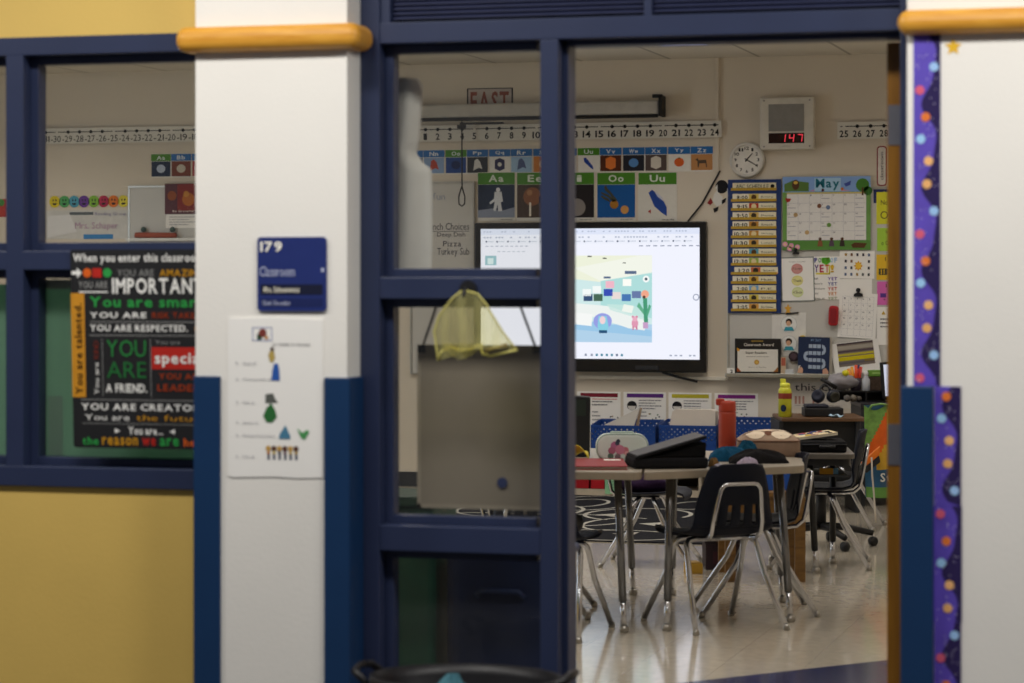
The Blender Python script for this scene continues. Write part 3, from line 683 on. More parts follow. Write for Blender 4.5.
# the picture of a pale lounge shown on the screen
R(548, 255.6, 652.8, 342, '#d0eaea', 2); Q([(548, 255.6), (652.8, 255.6), (652.8, 274), (602, 282), (548, 276)], '#eef2dc', 3); Q([(575, 268), (640, 256), (652.8, 256), (652.8, 273), (602, 281)], '#f3f6ea', 4)
Q([(602, 281), (652.8, 272), (652.8, 318), (602, 305)], '#b0dedc', 4)
for a in ((626, 271, 637.5, 274), (605, 276.5, 612, 278.5)): R(*a, '#5a6c8a', 5)
for a in ((589, 255.8, 593, 257), (604, 257.8, 608, 259), (574, 265.8, 576, 266.6), (624, 262.5, 627, 263.5)): R(*a, '#4a4c46', 5)
R(548, 324, 652.8, 342, '#b2d2ea', 3); Q([(548, 318), (600, 322), (652.8, 330), (652.8, 336), (548, 327)], '#9cc8e8', 4)
Q([(575, 303), (610, 306), (645, 318), (646, 330), (630, 328), (600, 318), (575, 312)], '#eef3f0', 5); Q([(573, 312), (594, 314), (593, 326), (574, 324)], '#f6f8f6', 6)
Q([(608, 304), (634, 305), (646, 312), (646, 320), (612, 310)], '#c4e6e0', 5); Q([(625, 304), (635, 306), (633, 313), (623, 311)], '#f0f6ee', 6)
for (a, b, c) in ((588, 293, '#f4faf8'), (598, 290, '#f4faf8'), (611, 285, '#f0b8c8'), (628, 283, '#fdfdf6')): R(a - 4, b - 4, a + 4.5, b + 3, c, 5)
for (a, b, c) in ((590, 297, '#3c5478'), (600, 297, '#4a6a58'), (610, 292, '#3a50b4'), (618, 295, '#eadcd8'), (628, 297, '#4a78b4'), (638, 294, '#6a7ca8')): R(a - 5, b - 3, a + 4, b + 4, c, 5)
O(647, 279, 3.4, '#f6faf8', 5); O(647, 279, 1.4, '#3a4a5a', 6); O(646, 294, 4, '#f2a88c', 5); O(645, 297, 1.6, '#5a4030', 6)
Q([(644, 298), (648, 298), (649, 322), (645, 322)], '#4a9a78', 6); Q([(640, 302), (645, 310), (646, 316), (638, 306)], '#66b08c', 6); Q([(650, 304), (652, 306), (648, 318), (647, 314)], '#58a884', 6); R(644, 322, 649, 328, '#c8a0c8', 6)
O(604, 321, 9.5, '#98a0e4', 6, 8); Q([(600, 316), (608, 316), (610, 326), (608, 332), (601, 332), (599, 326)], '#8ad0e4', 7); O(604, 320, 3, '#f2d4d8', 8, 4); R(600.5, 330, 608.5, 333, '#2c5478', 8)
O(636, 323, 3.4, '#e09ab4', 6, 4.4); O(636, 318.5, 2.6, '#eab0c4', 7); O(634, 316.5, 1.1, '#d888a4', 7); O(638, 316.5, 1.1, '#d888a4', 7); R(633.5, 326, 635, 329.5, '#cc7c9c', 7); R(637, 326, 638.6, 329.5, '#cc7c9c', 7)
S0.mb.build('display', tv)
MB().box(W2 * .40, W2 * .60, -.045, -.034, -H2 * .97, -H2 * .915, M_dark).build('speaker_bar', tv, bevel=.003)
MB().tube([(W2 * .62, 0, -H2), (W2 * .75, 0, -H2 - .03), (W2 * .92, -.005, -H2 - .06)], .009, M_black).build('cable', tv)
MB().tube([(W2 * .83, .02, H2), (W2 * .95, .03, H2 + .12), (W2 * 1.10, .035, H2 + .34)], .006, M_black).build('wall_cable', tv)
# ---- wall clock
c = atY(747.7, 160, WY); o = thing('wall_clock', 'round white analogue wall clock below the speaker box', 'clock', c); r = .118
wh = mat('#cfccc4', .4)
MB().lathe([(r, 0), (r, .03), (r - .006, .04), (r - .02, .042), (r - .022, .03), (.001, .03)], wh, 36).build('case', o, rot=(PI / 2, 0, 0))
fm = MB(); fm.add([(a, -.031, b) for a, b in disc(0, 0, r - .022, 32)], [tuple(range(32))], mat('#dddad2', .5))
for k in range(1, 13):
    a = PI / 2 - k * PI / 6; x, z = .077 * math.cos(a), .077 * math.sin(a); w_ = .008 * len(str(k)); fm.text(str(k), x - w_, x + w_, z - .011, z + .011, -.032, M_text, True)
fm.build('dial', o)
def hand(a, l, w): 
    d = (math.sin(a), math.cos(a)); n = (d[1], -d[0]); q = [(-d[0] * .015 - n[0] * w, -d[1] * .015 - n[1] * w), (d[0] * l - n[0] * w * .6, d[1] * l - n[1] * w * .6), (d[0] * l + n[0] * w * .6, d[1] * l + n[1] * w * .6), (-d[0] * .015 + n[0] * w, -d[1] * .015 + n[1] * w)]
    return MB().prism_y(q[::-1], -.037, -.035, M_text).build('hand', o)
hand(math.radians(41), .06, .004); hand(math.radians(121), .085, .003)
# ---- speaker and digital clock box
S_ = Sheet(762, 98, 815.5, 150, WY, None); o = thing('speaker_clock_box', 'square white wall box with speaker grille and red digital time', 'clock', S_.c); a, b = S_.w / 2, S_.h / 2
MB().box(-a, a, -.075, 0, -b, b, mat('#d5d0c4', .5)).build('case', o, bevel=.008)
def grille():
    m = mat('#8e8c88', .6, name='speaker_grille').copy(); nt = m.node_tree; b_ = nt.nodes['Principled BSDF']; vo = nt.nodes.new('ShaderNodeTexVoronoi'); vo.inputs['Scale'].default_value = 110; tc = nt.nodes.new('ShaderNodeTexCoord')
    nt.links.new(tc.outputs['Object'], vo.inputs[0]); bp = nt.nodes.new('ShaderNodeBump'); bp.inputs['Strength'].default_value = .5; bp.inputs['Distance'].default_value = .004; nt.links.new(vo.outputs[0], bp.inputs['Height']); nt.links.new(bp.outputs[0], b_.inputs['Normal']); return m
MB().box(-a * .68, a * .64, -.077, -.07, -b * .30, b * .74, grille()).build('grille', o)
MB().box(-a * .68, a * .64, -.077, -.07, -b * .76, -b * .37, mat('#240408', .2)).build('display', o)
red = glow('#f04450', 1.0)
def seg7(x, ch, w=.034, h=.05):
    t = .0055; on = {'1': 'bc', '4': 'fgbc', '7': 'abc'}[ch]; z0 = -b * .565 - h / 2; y = -.0785
    sh = .006
    dg = MB(); B = {'a': (x, x + w, z0 + h - t, z0 + h), 'b': (x + w - t, x + w, z0 + h / 2, z0 + h), 'c': (x + w - t, x + w, z0, z0 + h / 2), 'g': (x, x + w, z0 + h / 2 - t / 2, z0 + h / 2 + t / 2), 'f': (x, x + t, z0 + h / 2, z0 + h)}
    for s in on:
        q = B[s]; f_ = lambda z: sh * (z - z0) / h
        dg.add([(q[0] + f_(q[2]), y, q[2]), (q[1] + f_(q[2]), y, q[2]), (q[1] + f_(q[3]), y, q[3]), (q[0] + f_(q[3]), y, q[3])], [(0, 1, 2, 3)], red)
    dg.build('digit', o)
seg7(-.045, '1'); seg7(.012, '4'); seg7(.068, '7')
for s in (-1, 1):
    for q in (-1, 1): MB().prism_y(disc(s * a * .85, q * b * .88, .006, 8), -.078, -.07, M_grey).build('screw', o)
MB().text('speaker', -.03, .03, -b * .9, -b * .84, -.0765, M_grey).build('lettering', o)
# ---- pocket chart schedule
S_ = Sheet(728, 179.5, 781, 313, WY - .028, mat('#22386e', .8, var=.08, scale=50), t=.006)
o = thing('pocket_chart', 'tall navy pocket chart listing the day schedule by time', 'pocket chart', S_.c)
S_.done('backing', parent=o)
rows = [('8:00', '#d9c464', 'Entry'), ('9:15', '#b4402c', 'Reading'), ('9:50', '#d8b868', 'Phonics'), ('10:10', '#c08a3c', 'Snack'), ('10:30', '#c08a3c', 'Writing'), ('11:30', '#cfa050', 'Lunch'), ('12:10', '#5aa0b4', 'Recess'), ('12:30', '#9cb44c', 'Math'), ('1:20', '#c86c44', 'Snack'), ('1:30', '#d8b04c', 'Music'), ('2:00', '#7cacd8', 'P.E.'), ('2:35', '#d8c454', 'W.I.N.'), ('3:05', '#d8a04c', 'Bus Dismiss')]
M_pock = ink('#b8973a')
cw, cx_ = .82, .09
h_ = S_.h / 14.2
def card(v, k, t, col, name, title=False, du=0):
    C_ = MB(); z1 = (.5 - v) * S_.h; x0 = (-.5 + cx_ + du) * S_.w; x1 = x0 + cw * S_.w
    C_.box(x0, x1, -.0095, -.0065, z1 - h_ * .74, z1, mat('#d8d2b4', .7)); y = -.0100
    def rc(u0, u1, w0, w1, m, l=0): C_.add([(x0 + u0 * (x1 - x0), y - .0005 * l, z1 - w1 * h_), (x0 + u1 * (x1 - x0), y - .0005 * l, z1 - w1 * h_), (x0 + u1 * (x1 - x0), y - .0005 * l, z1 - w0 * h_), (x0 + u0 * (x1 - x0), y - .0005 * l, z1 - w0 * h_)], [(0, 1, 2, 3)], m)
    tx = lambda s, u0, u1, w0, w1, b=True: C_.text(s, x0 + u0 * (x1 - x0), x0 + u1 * (x1 - x0), z1 - w1 * h_, z1 - w0 * h_, y - .001, M_text, b)
    if title:
        tx('ABC SCHEDULE', .08, .83, .18, .58, False); C_.add([(x0 + .92 * (x1 - x0) + a_, y - .001, z1 - .38 * h_ + b_) for a_, b_ in disc(0, 0, .014, 12)], [tuple(range(12))], M_text)
    else:
        rc(0, .38, .03, .72, ink('#e6e2d0')); rc(.38, .60, .03, .72, ink(col)); rc(.6, 1, .03, .72, ink('#e2dcc0')); rc(.6, 1, .6, .72, ink(col), 1)
        C_.add([(x0 + .49 * (x1 - x0) + a_, y - .001, z1 - .37 * h_ + b_) for a_, b_ in disc(0, 0, .018, 12)], [tuple(range(12))], ink(['#5a4020', '#e0d0a0', '#3c3428'][k % 3]))
        tx(t, .1 if len(t) < 5 else .04, .35, .18, .6); tx(name, .66, .94, .26, .46, False)
    return C_.build('schedule_card', o)
card(.025, 0, '', '#fff', '', True)
for k, (t, col, nm) in enumerate(rows): card(.107 + k * .0685, k, t, col, nm, du=.035 if t == '1:20' else 0)
pk = MB()
for k in range(14):
    z = (.5 - (.025 + h_ / S_.h * .52 + k * .0685 + (.0135 if k else 0))) * S_.h; pk.box(-.44 * S_.w, .42 * S_.w, -.0125, -.0115, z - h_ * .30, z - h_ * .02, M_pock)
pk.build('pocket_strip', o)
# ---- May calendar
S_ = Sheet(782.5, 176.5, 870.5, 250, WY - .028, mat('#6d9a4c', .7), t=.004)
S_.rect(0, 0, 1, .21, ink('#86a8dc')); S_.poly([(.02, .2), (.02, .1), (.12, .05), (.3, .08), (.3, .2)], ink('#5c7c40')); S_.disc(.15, .11, .05, ink('#5a3c28'), 3, .07); S_.disc(.15, .08, .03, ink('#d8b04c'), 4, .022)
S_.poly([(.3, .2), (.5, .12), (.78, .2)], ink('#c89ab8')); S_.disc(.91, .12, .09, ink('#4c8034'), 3); S_.rect(.9, .15, .92, .26, ink('#5a4028'), 4); S_.disc(.97, .2, .06, ink('#3c6c2c'), 3)
S_.rect(.365, .02, .665, .2, ink('#a9cbe4'), 4); S_.text('May', .38, .03, .65, .19, ink('#1d6c80'), True, 5); S_.poly([(.7, .1), (.78, .06), (.77, .12), (.72, .14)], ink('#4a5aa8'), 4); S_.disc(.68, .17, .02, ink('#d87a30'), 4); S_.disc(.46, .185, .02, ink('#c84c50'), 4)
S_.rect(.05, .215, .95, .865, ink('#e4e2de'), 2); S_.rect(.05, .215, .95, .235, ink('#d8c878'), 3)
gl = ink('#b4b4ba')
for k in range(8): u = .05 + .9 * k / 7; S_.rect(u - .0015, .215, u + .0015, .865, gl, 3)
for k in range(6): v = .235 + .63 * k / 5; S_.rect(.05, v - .002, .95, v + .002, gl, 3)
n = 1
for r_ in range(5):
    for c_ in range(7):
        if r_ == 0 and c_ < 2: continue
        u, v = .06 + .9 * c_ / 7, .245 + .126 * r_
        if n <= 31: S_.text(str(n), u, v, u + .012 * len(str(n)), v + .022, ink('#6a6a72')); n += 1
        if (r_ * 3 + c_) % 3 == 0: S_.rect(u, v + .05, u + .09, v + .058, ink('#a0a0ac'), 3)
for u, v, c_ in ((.42, .4, '#7c5038'), (.52, .42, '#6a7c9c'), (.15, .52, '#b89a6c'), (.53, .66, '#6c9448'), (.28, .76, '#c8a874')): S_.disc(u, v, .03, ink(c_), 4)
S_.poly([(.03, .29), (.1, .3), (.08, .34), (.05, .35)], ink('#a8342c'), 5); S_.rect(0, .87, 1, 1, ink('#5c8c44'), 2)
for u, c_ in ((.43, '#8a5a3c'), (.56, '#5a4a58'), (.68, '#3c3430')): S_.disc(u, .85, .022, ink('#5a3c28'), 6); S_.poly([(u - .03, .95), (u - .02, .87), (u + .02, .87), (u + .03, .95)], ink(c_), 5)
S_.poly([(.78, .93), (.82, .9), (.96, .91), (.93, .97), (.8, .97)], ink('#5a3c24'), 4)
for u, v in ((.03, .92), (.1, .94), (.17, .96), (.08, .98)): S_.disc(u, v, .035, ink('#dc9cb8'), 3); S_.disc(u, v, .012, ink('#e8d070'), 4)
S_.done('wall_calendar', 'green bordered May calendar poster with animals beside the pocket chart', 'calendar')
# ================================================================== PAPERS AND MAGNETS ON THE RIGHT WHITEBOARD
YB = WY - .021
def clip(px_, py_, label, s=1.0, y=None):
    c = atY(px_, py_, y or YB); o = MB()
    o.prism_y([(-.026 * s, -.014 * s), (.026 * s, -.014 * s), (.024 * s, 0), (.008 * s, .008 * s), (-.008 * s, .008 * s), (-.024 * s, 0)], -.016, -.003, M_black)
    o.prism_y(disc(0, .022 * s, .013 * s, 14), -.02, -.006, M_black).prism_y([(-.006 * s, .004 * s), (.006 * s, .004 * s), (.006 * s, .016 * s), (-.006 * s, .016 * s)], -.015, -.005, M_black)
    return tag(o.build('bulldog_clip', None, c), label, 'clip')
# zones sheet
S_ = Sheet(781, 257, 814.5, 301.5, YB, M_paper, t=.003, tilt=math.radians(-1.5)); S_.border(.03, ink('#7c8480')); S_.rect(.035, .025, .965, .975, M_paper, 2)
S_.text('Voice Levels', .25, .09, .75, .12, ink('#8c8c90'), l=3)
for v, c_, s in ((.265, '#c87878', 'Stop'), (.53, '#e0d880', 'Think'), (.79, '#ccd890', 'Go')):
    S_.disc(.49, v, .13, ink(c_), 3, .115); S_.disc(.49, v, .115, ink({'#c87878': '#d49a94', '#e0d880': '#e8e29a', '#ccd890': '#dce2ae'}[c_]), 4, .10); S_.text(s, .36, v - .03, .62, v + .03, ink('#5c5448'), l=5)
S_.done('circle_poster', 'white sheet with red, yellow and green circles hung by a clip', 'poster'); clip(796, 252.5, 'black clip holding the red, yellow and green circle sheet', .9, YB - .003)
# YET
S_ = Sheet(813.5, 256.5, 840, 299.5, YB, M_paper, t=.002)
for i, (c_, ch) in enumerate(zip(('#4a4a9c', '#3c9c54', '#58b03c', '#d89c2c', '#9cc4e8', '#8cb0d8'), 'POWEOF')): S_.text(ch, .04 + .15 * i, .03, .15 + .15 * i, .14, ink(c_), True)
S_.poly([(.3, .03), (.6, .02), (.66, .12), (.5, .2), (.32, .15)], ink('#6cc43c'), 3)
for i, (c_, ch) in enumerate(zip(('#5a3c8c', '#c43c54', '#d8702c', '#d8b02c'), 'YET!')): S_.text(ch, .04 + .2 * i, .19, .2 + .2 * i, .37, ink(c_), True, 4)
S_.rect(.1, .38, .62, .42, ink('#e0d44c')); S_.rect(.58, .2, .63, .42, ink('#e0d44c'))
for i, c_ in enumerate(('#7c5cb0', '#4c4c9c', '#c44c44', '#d8945c', '#a8b08c')):
    v = .48 + .115 * i; S_.text(['can', "don't", 'doesnt', 'not', 'didnt do'][i], .04, v + .015, .04 + [.13, .3, .4, .15, .4][i], v + .055, M_text); S_.text('YET', .54, v, .9, v + .075, ink(c_), True)
S_.done('yet_poster', 'white sheet with colourful YET lettering in rows', 'poster')
# sun sheet
S_ = Sheet(839.5, 250.5, 874.5, 278.5, YB, M_paper, t=.002, tilt=math.radians(1)); rnd = random.Random(9)
S_.poly([(.54 + (.13 if k % 2 == 0 else .08) * math.cos(PI * k / 8), .55 + (.19 if k % 2 == 0 else .12) * math.sin(PI * k / 8)) for k in range(16)], ink('#dca426'), 3); S_.disc(.54, .55, .1, ink('#e8bc44'), 4)
for k in range(5):
    for r_ in range(4):
        u, v = .18 + .165 * k, .15 + .235 * r_
        if abs(u - .54) < .14 and abs(v - .55) < .26: continue
        S_.rect(u - .03, v - .05, u + .03, v + .05, ink(rnd.choice(['#44484c', '#7c5c40', '#5a6c8c', '#a8884c', '#3c3c44'])), 3)
S_.done('sun_sheet', 'white sheet with a yellow sun ringed by small pictures', 'poster')
# month grid sheet with clip
S_ = Sheet(838.5, 293, 876.5, 338, YB - .002, M_paper, t=.003, tilt=math.radians(3)); gl2 = ink('#a4a4ac')
for k in range(6): S_.rect(.09 + .164 * k, .08, .094 + .164 * k, .95, gl2)
for k in range(7): S_.rect(.09, .08 + .145 * k, .91, .083 + .145 * k, gl2)
for k in range(25): S_.text(str(k + 1), .13 + .164 * (k % 5), .11 + .145 * (k // 5), .16 + .164 * (k % 5) + .02 * (k > 8), .15 + .145 * (k // 5), ink('#6c6c76'))
S_.done('month_sheet', 'white grid month sheet under a black bulldog clip', 'calendar'); clip(858.5, 294, 'large black bulldog clip on the month grid sheet', 1.15, YB - .004)
S_ = Sheet(840, 279, 872, 300, YB, M_paper, t=.002); S_.done('blank_sheet', 'blank white paper tucked behind the month grid sheet', 'paper')
# red eraser
c = atY(834, 315.7, YB); o = MB().prism_y(rrect(-.031, .031, -.066, .066, .02), -.04, 0, mat('#b02028', .45)).build('magnetic_eraser', None, c, (0, math.radians(3), 0), .008, 3)
tag(o, 'rounded red magnetic eraser on the whiteboard', 'eraser')
o = MB().prism_y(rrect(-.02, .02, -.05, .05, .015), -.044, -.04, mat('#8c1820', .6)).build('grip', o)
# children cards
S_ = Sheet(772, 312.5, 806, 356, YB, mat('#dcdad4', .7), t=.002)
for v in (.27, .72):
    S_.disc(.5, v, .19, ink('#b4b8b8'), 2); S_.disc(.5, v, .18, ink('#e6e6e2'), 3); S_.disc(.5, v - .055, .075, ink('#33261e'), 4); S_.disc(.49, v - .02, .055, ink('#d4a888'), 5, .06); S_.poly([(.35, v + .15), (.4, v + .06), (.6, v + .06), (.66, v + .15)], ink('#3c98ac'), 5)
S_.poly([(.0, .03), (.0, .01), (.45, .0), (.45, .035)], ink('#4c4c50'), 3)
S_.done('portrait_sheet', 'white sheet with two round child portraits below the circle sheet', 'poster')
S_ = Sheet(783.5, 303.5, 792.5, 314.5, YB - .002, mat('#d8a034', .6), t=.003, poly=[(.2, 1), (.35, .6), (.1, .35), (.4, .3), (.5, 0), (.62, .3), (.9, .35), (.68, .6), (.82, 1), (.5, .8)]); S_.done('figure_magnet', 'small yellow figure magnet above the child portraits', 'magnet')
o = MB().tube([(0, 0, 0), (.085, 0, .008)], .0055, M_black).build('marker_pen', None, atY(786, 313.8, YB - .008)); tag(o, 'black marker pen stuck under the yellow figure magnet', 'marker')
c = atY(794, 356.5, YB); o = MB().prism_y(disc(0, 0, .034, 20), -.018, 0, mat('#33242c', .4)).prism_y(disc(0, 0, .022, 16), -.022, -.018, mat('#4c3a44', .4)).build('magnet', None, c, None, .004); tag(o, 'round dark magnet beside the navy board game sheet', 'magnet')
c = atY(802.8, 338.5, YB - .004); o = MB().prism_y(disc(0, 0, .022, 20), -.02, 0, mat('#d8bc40', .4)).prism_y(disc(0, 0, .012, 12), -.024, -.02, mat('#e6d060', .4)).build('magnet', None, c, None, .004); tag(o, 'round yellow magnet at the top corner of the navy game sheet', 'magnet')
# certificate in frame, standing on the tray
S_ = Sheet(735, 338.5, 781, 374.5, WY - .055, None); o = thing('certificate_frame', 'black framed award certificate standing on the whiteboard tray', 'certificate', S_.c); a, b = S_.w / 2, S_.h / 2
MB().box(-a, a, -.012, .01, -b, b, mat('#1d1c1c', .4)).build('frame', o, bevel=.003)
S_.front = -.0125; S_.rect(.06, .30, .94, .92, ink('#e0dcd2')); S_.text('Classroom Award', .2, .13, .85, .21, ink('#d8d4c8'), True); S_.rect(.36, .05, .62, .09, ink('#8c7434'))
S_.text('Super Readers', .24, .36, .7, .44, ink('#4c4438'), True); S_.lines(.25, .49, .78, .55, 1, ink('#a8a29a'), 2); S_.disc(.48, .66, .07, ink('#c89430'), 2); S_.disc(.48, .66, .04, ink('#e0bc64'), 3); S_.text('Hooray for Reading', .3, .78, .68, .82, ink('#7c766c'))
S_.poly([(.05, .92), (.05, .8), (.09, .84), (.14, .92)], ink('#a8542c'), 3); S_.poly([(.94, .92), (.94, .78), (.9, .84), (.84, .92)], ink('#a86c34'), 3); S_.poly([(.05, .34), (.05, .26), (.12, .3), (.1, .36)], ink('#d0942c'), 3)
S_.mb.build('certificate', o)
S_ = Sheet(727.5, 368, 735, 374.5, WY - .05, M_paper, t=.02); S_.text('2', .45, .25, .8, .75, M_text, True); S_.done('number_block', 'small white number block at the end of the whiteboard tray', 'block')
S_ = Sheet(781, 357, 786, 374.5, WY - .06, mat('#c4ae90', .7), t=.006); S_.rect(.1, .05, .9, .5, ink('#b0604c')); S_.done('photo_print', 'narrow photo print standing beside the framed certificate', 'photo')
S_ = Sheet(785.5, 369.5, 794, 374.5, WY - .06, mat('#c9cdd0', .5), t=.02); S_.done('marker_tray_box', 'small white box beside the navy game sheet on the tray', 'box', bevel=.002)
# navy game sheet
S_ = Sheet(798, 337, 829.5, 373.5, WY - .05, mat('#1a2a4c', .6), t=.003, tilt=math.radians(1.5)); cell = ink('#a9b8cc')
def cellrow(v, n, u0, u1):
    for k in range(n): u = u0 + (u1 - u0) * k / n; S_.rect(u, v, u + (u1 - u0) / n * .86, v + .1, cell, 3)
for k in range(4): cellrow(.2 + .19 * k, 3, .34, .74)
S_.text('MY DAY', .4, .05, .72, .12, ink('#7c98c0'), True)
for v in (.2, .58): S_.poly([(.76, v), (.84, v + .03), (.88, v + .1), (.88, v + .19), (.84, v + .26), (.76, v + .29), (.76, v + .19), (.8, v + .17), (.8, v + .11), (.76, v + .1)], cell, 3)
S_.poly([(.32, .39), (.22, .42), (.18, .5), (.18, .57), (.22, .64), (.32, .67), (.32, .58), (.26, .55), (.26, .51), (.32, .49)], cell, 3)
S_.poly([(.0, 1), (.02, .88), (.12, .82), (.18, .9), (.16, 1)], ink('#d8a88c'), 4); S_.poly([(.8, 1), (.8, .88), (.9, .84), (.98, .92), (.98, 1)], ink('#c89880'), 4); S_.poly([(.0, .98), (.02, .8), (.1, .78)], ink('#d8d4cc'), 4)
S_.done('game_sheet', 'navy winding path game sheet leaning on the tray', 'poster')
S_ = Sheet(824, 337, 832, 374, WY - .04, mat('#b7b1a4', .8), t=.002); S_.done('grey_card', 'plain grey card showing behind the navy game sheet', 'paper')
# landscape picture sheet
S_ = Sheet(831.5, 341, 881, 373, WY - .03, M_paper, t=.003, tilt=math.radians(-7), poly=[(0, .02), (.97, 0), (1, 1), (.04, 1)])
S_.rect(.14, .03, .87, .76, ink('#857a70')); S_.rect(.14, .12, .87, .24, ink('#a79f92'), 3); S_.rect(.14, .27, .87, .32, ink('#5b4c56'), 3); S_.rect(.14, .36, .87, .43, ink('#c4b63c'), 3); S_.rect(.14, .46, .87, .58, ink('#d2c21e'), 3); S_.rect(.14, .62, .87, .69, ink('#6c6468'), 3); S_.rect(.14, .03, .87, .08, ink('#4a3c40'), 3); S_.rect(.66, .58, .86, .66, ink('#8a7844'), 4)
S_.done('landscape_print', 'tilted white sheet with a yellow and grey striped landscape picture', 'poster')
# sticky notes column by the door
for k, (a, b, c_, nm, lab) in enumerate(((192, 224, '#d8d634', 'yellow', 'yellow square paper topmost in the column by the door'), (228, 251, '#a4cc44', 'green', 'lime green paper second in the column by the door'), (254.5, 280, '#e0b62a', 'golden', 'golden yellow paper third in the column by the door'), (281.5, 305, '#d868b4', 'pink', 'pink paper lowest of the coloured column by the door'))):
    S_ = Sheet(876.5 + .6 * (k % 2), a, 899, b, YB + (.019 if k < 0 else 0), mat(c_, .75, var=.03), t=.002); dk_ = ink('#4c4a38')
    if k == 0: S_.text('No', .2, .25, .5, .4, dk_); S_.disc(.35, .72, .12, dk_, 2); S_.disc(.35, .72, .09, ink(c_), 3); S_.text('7', .55, .6, .65, .8, dk_)
    if k == 1: S_.text('hi', .4, .1, .5, .22, dk_); S_.text('o O', .2, .55, .55, .75, ink('#5a7c34'), True)
    if k == 2: S_.rect(.1, .55, .5, .8, dk_); S_.rect(.2, .58, .24, .77, ink(c_), 3); S_.rect(.32, .58, .36, .77, ink(c_), 3); S_.text('1', .38, .1, .42, .25, dk_)
    if k == 3: S_.text('I', .4, .1, .45, .25, dk_); S_.rect(.15, .5, .42, .68, ink('#5c3c8c')); S_.text('a', .3, .72, .38, .8, dk_)
    S_.done('sticky_note', lab, 'note')
S_ = Sheet(873.5, 188, 900, 203, YB + .002, mat('#2a3466', .7), t=.002); S_.poly([(.3, .9), (.4, .2), (.6, .5), (.8, .1), (1, .9)], ink('#d8cc5c')); S_.done('night_banner', 'navy paper with yellow shapes showing behind the yellow note', 'poster')
S_ = Sheet(877, 307, 899, 345, YB, M_paper, t=.002); S_.lines(.15, .3, .8, .6, 3, ink('#6c6c70')); S_.poly([(.2, .2), (.3, .1), (.4, .2)], ink('#c8a43c')); S_.done('note_sheet', 'white note sheet below the pink paper by the door', 'paper')
S_ = Sheet(876.8, 146, 887, 186, WY, mat('#d8cfc4', .6), t=.003, radius=.022); S_.mb = MB(); S_.mb.prism_y(rrect(-S_.w / 2, S_.w / 2, -S_.h / 2, S_.h / 2, .022), -.003, 0, mat('#8c2c34', .6)); k_ = .008
S_.mb.prism_y(rrect(-S_.w / 2 + k_, S_.w / 2 - k_, -S_.h / 2 + k_, S_.h / 2 - k_, .016), -.0036, -.0028, mat('#dcd6cc', .6)); S_.front = -.0036
S_.vtext('classroom', .35, .15, .65, .85, ink('#5c5054')); S_.done('name_strip', 'upright white strip with red rounded outline beside the door', 'sign')
# astronaut sticker
S_ = Sheet(706, 180, 727.5, 214, WY, None, t=.002); bk, wt_ = ink('#1b1b1f'), ink('#dcdad4')
S_.mb.prism_y([S_.p(u, v) for u, v in reversed([(.5, .1), (.62, .0), (.84, .0), (.98, .12), (1, .28), (.92, .42), (.86, .5), (.95, .62), (.82, .82), (.6, .92), (.4, 1), (.3, .86), (.05, .72), (.0, .64), (.2, .5), (.35, .4), (.42, .25)])], -.002, 0, ink('#d3c8b4'))
S_.disc(.74, .2, .19, bk, 2, .2); S_.poly([(.38, .42), (.5, .3), (.62, .4), (.78, .5), (.74, .72), (.5, .78), (.3, .62)], wt_, 3); S_.poly([(.06, .68), (.22, .52), (.34, .66), (.2, .74)], ink('#8c2c2c'), 3); S_.poly([(.74, .6), (.96, .52), (.9, .66), (.74, .72)], bk, 4); S_.poly([(.34, .84), (.6, .78), (.56, .9), (.4, .97)], bk, 3); S_.poly([(.44, .22), (.54, .12), (.54, .36)], wt_, 4)
S_.done('rocket_sticker', 'small black and white space figure sticker beside the pocket chart', 'sticker')
# four lower posters, under the ledge
for k, (a, b, c_, lab) in enumerate(((577, 620.5, '#7c2434', 'white poster with a maroon heading bar above the blue bins'), (623.5, 666, '#5a2c7c', 'white poster with a violet heading bar and round black head'), (668.5, 711.5, '#b8b034', 'white poster with an olive yellow heading bar'), (714.5, 758, '#842c84', 'white poster with a plum heading bar behind the orange bottle'))):
    S_ = Sheet(a, 391.5 + k * .6, b, 431, WY, M_paper, t=.002); S_.rect(.08, .04, .94, .14, ink(c_))
    if k == 0: S_.rect(.35, .18, .92, .2, ink('#c87878')); S_.lines(.35, .24, .85, .4, 2, ink('#6c6c70'))
    else: S_.lines(.36 if k < 3 else .3, .2, .92, .48, 4, ink('#7c7c80'), seed=k)
    if k in (1, 2): S_.disc(.2, .35, .13, M_text, 2, .12); S_.poly([(.1, .36), (.3, .36), (.26, .46), (.14, .46)], ink('#d8d4cc'), 3)
    for q in range(5): S_.lines(.35, .5 + q * .1, .55, .58 + q * .1, 1, ink('#8c8c90'), seed=q + k)
    rnd = random.Random(k)
    for q in range(8): S_.disc(.6 + .35 * rnd.random(), .55 + .3 * rnd.random(), .02, ink(rnd.choice(['#3c3c40', '#5c7c54', '#9c7c4c'])), 2)
    S_.done('rule_poster', lab, 'poster')
# writing paper under the tray
S_ = Sheet(792.5, 382, 850, 408, WY, mat('#d4cdc2', .7), t=.002); S_.text('this class', .04, .06, .98, .34, ink('#3c3438')); S_.text('III II', .04, .55, .45, .85, ink('#b08478')); S_.lines(.04, .9, .9, .97, 1, ink('#a49a94')); S_.done('handwritten_banner', 'long paper handwritten this class under the whiteboard tray', 'banner')
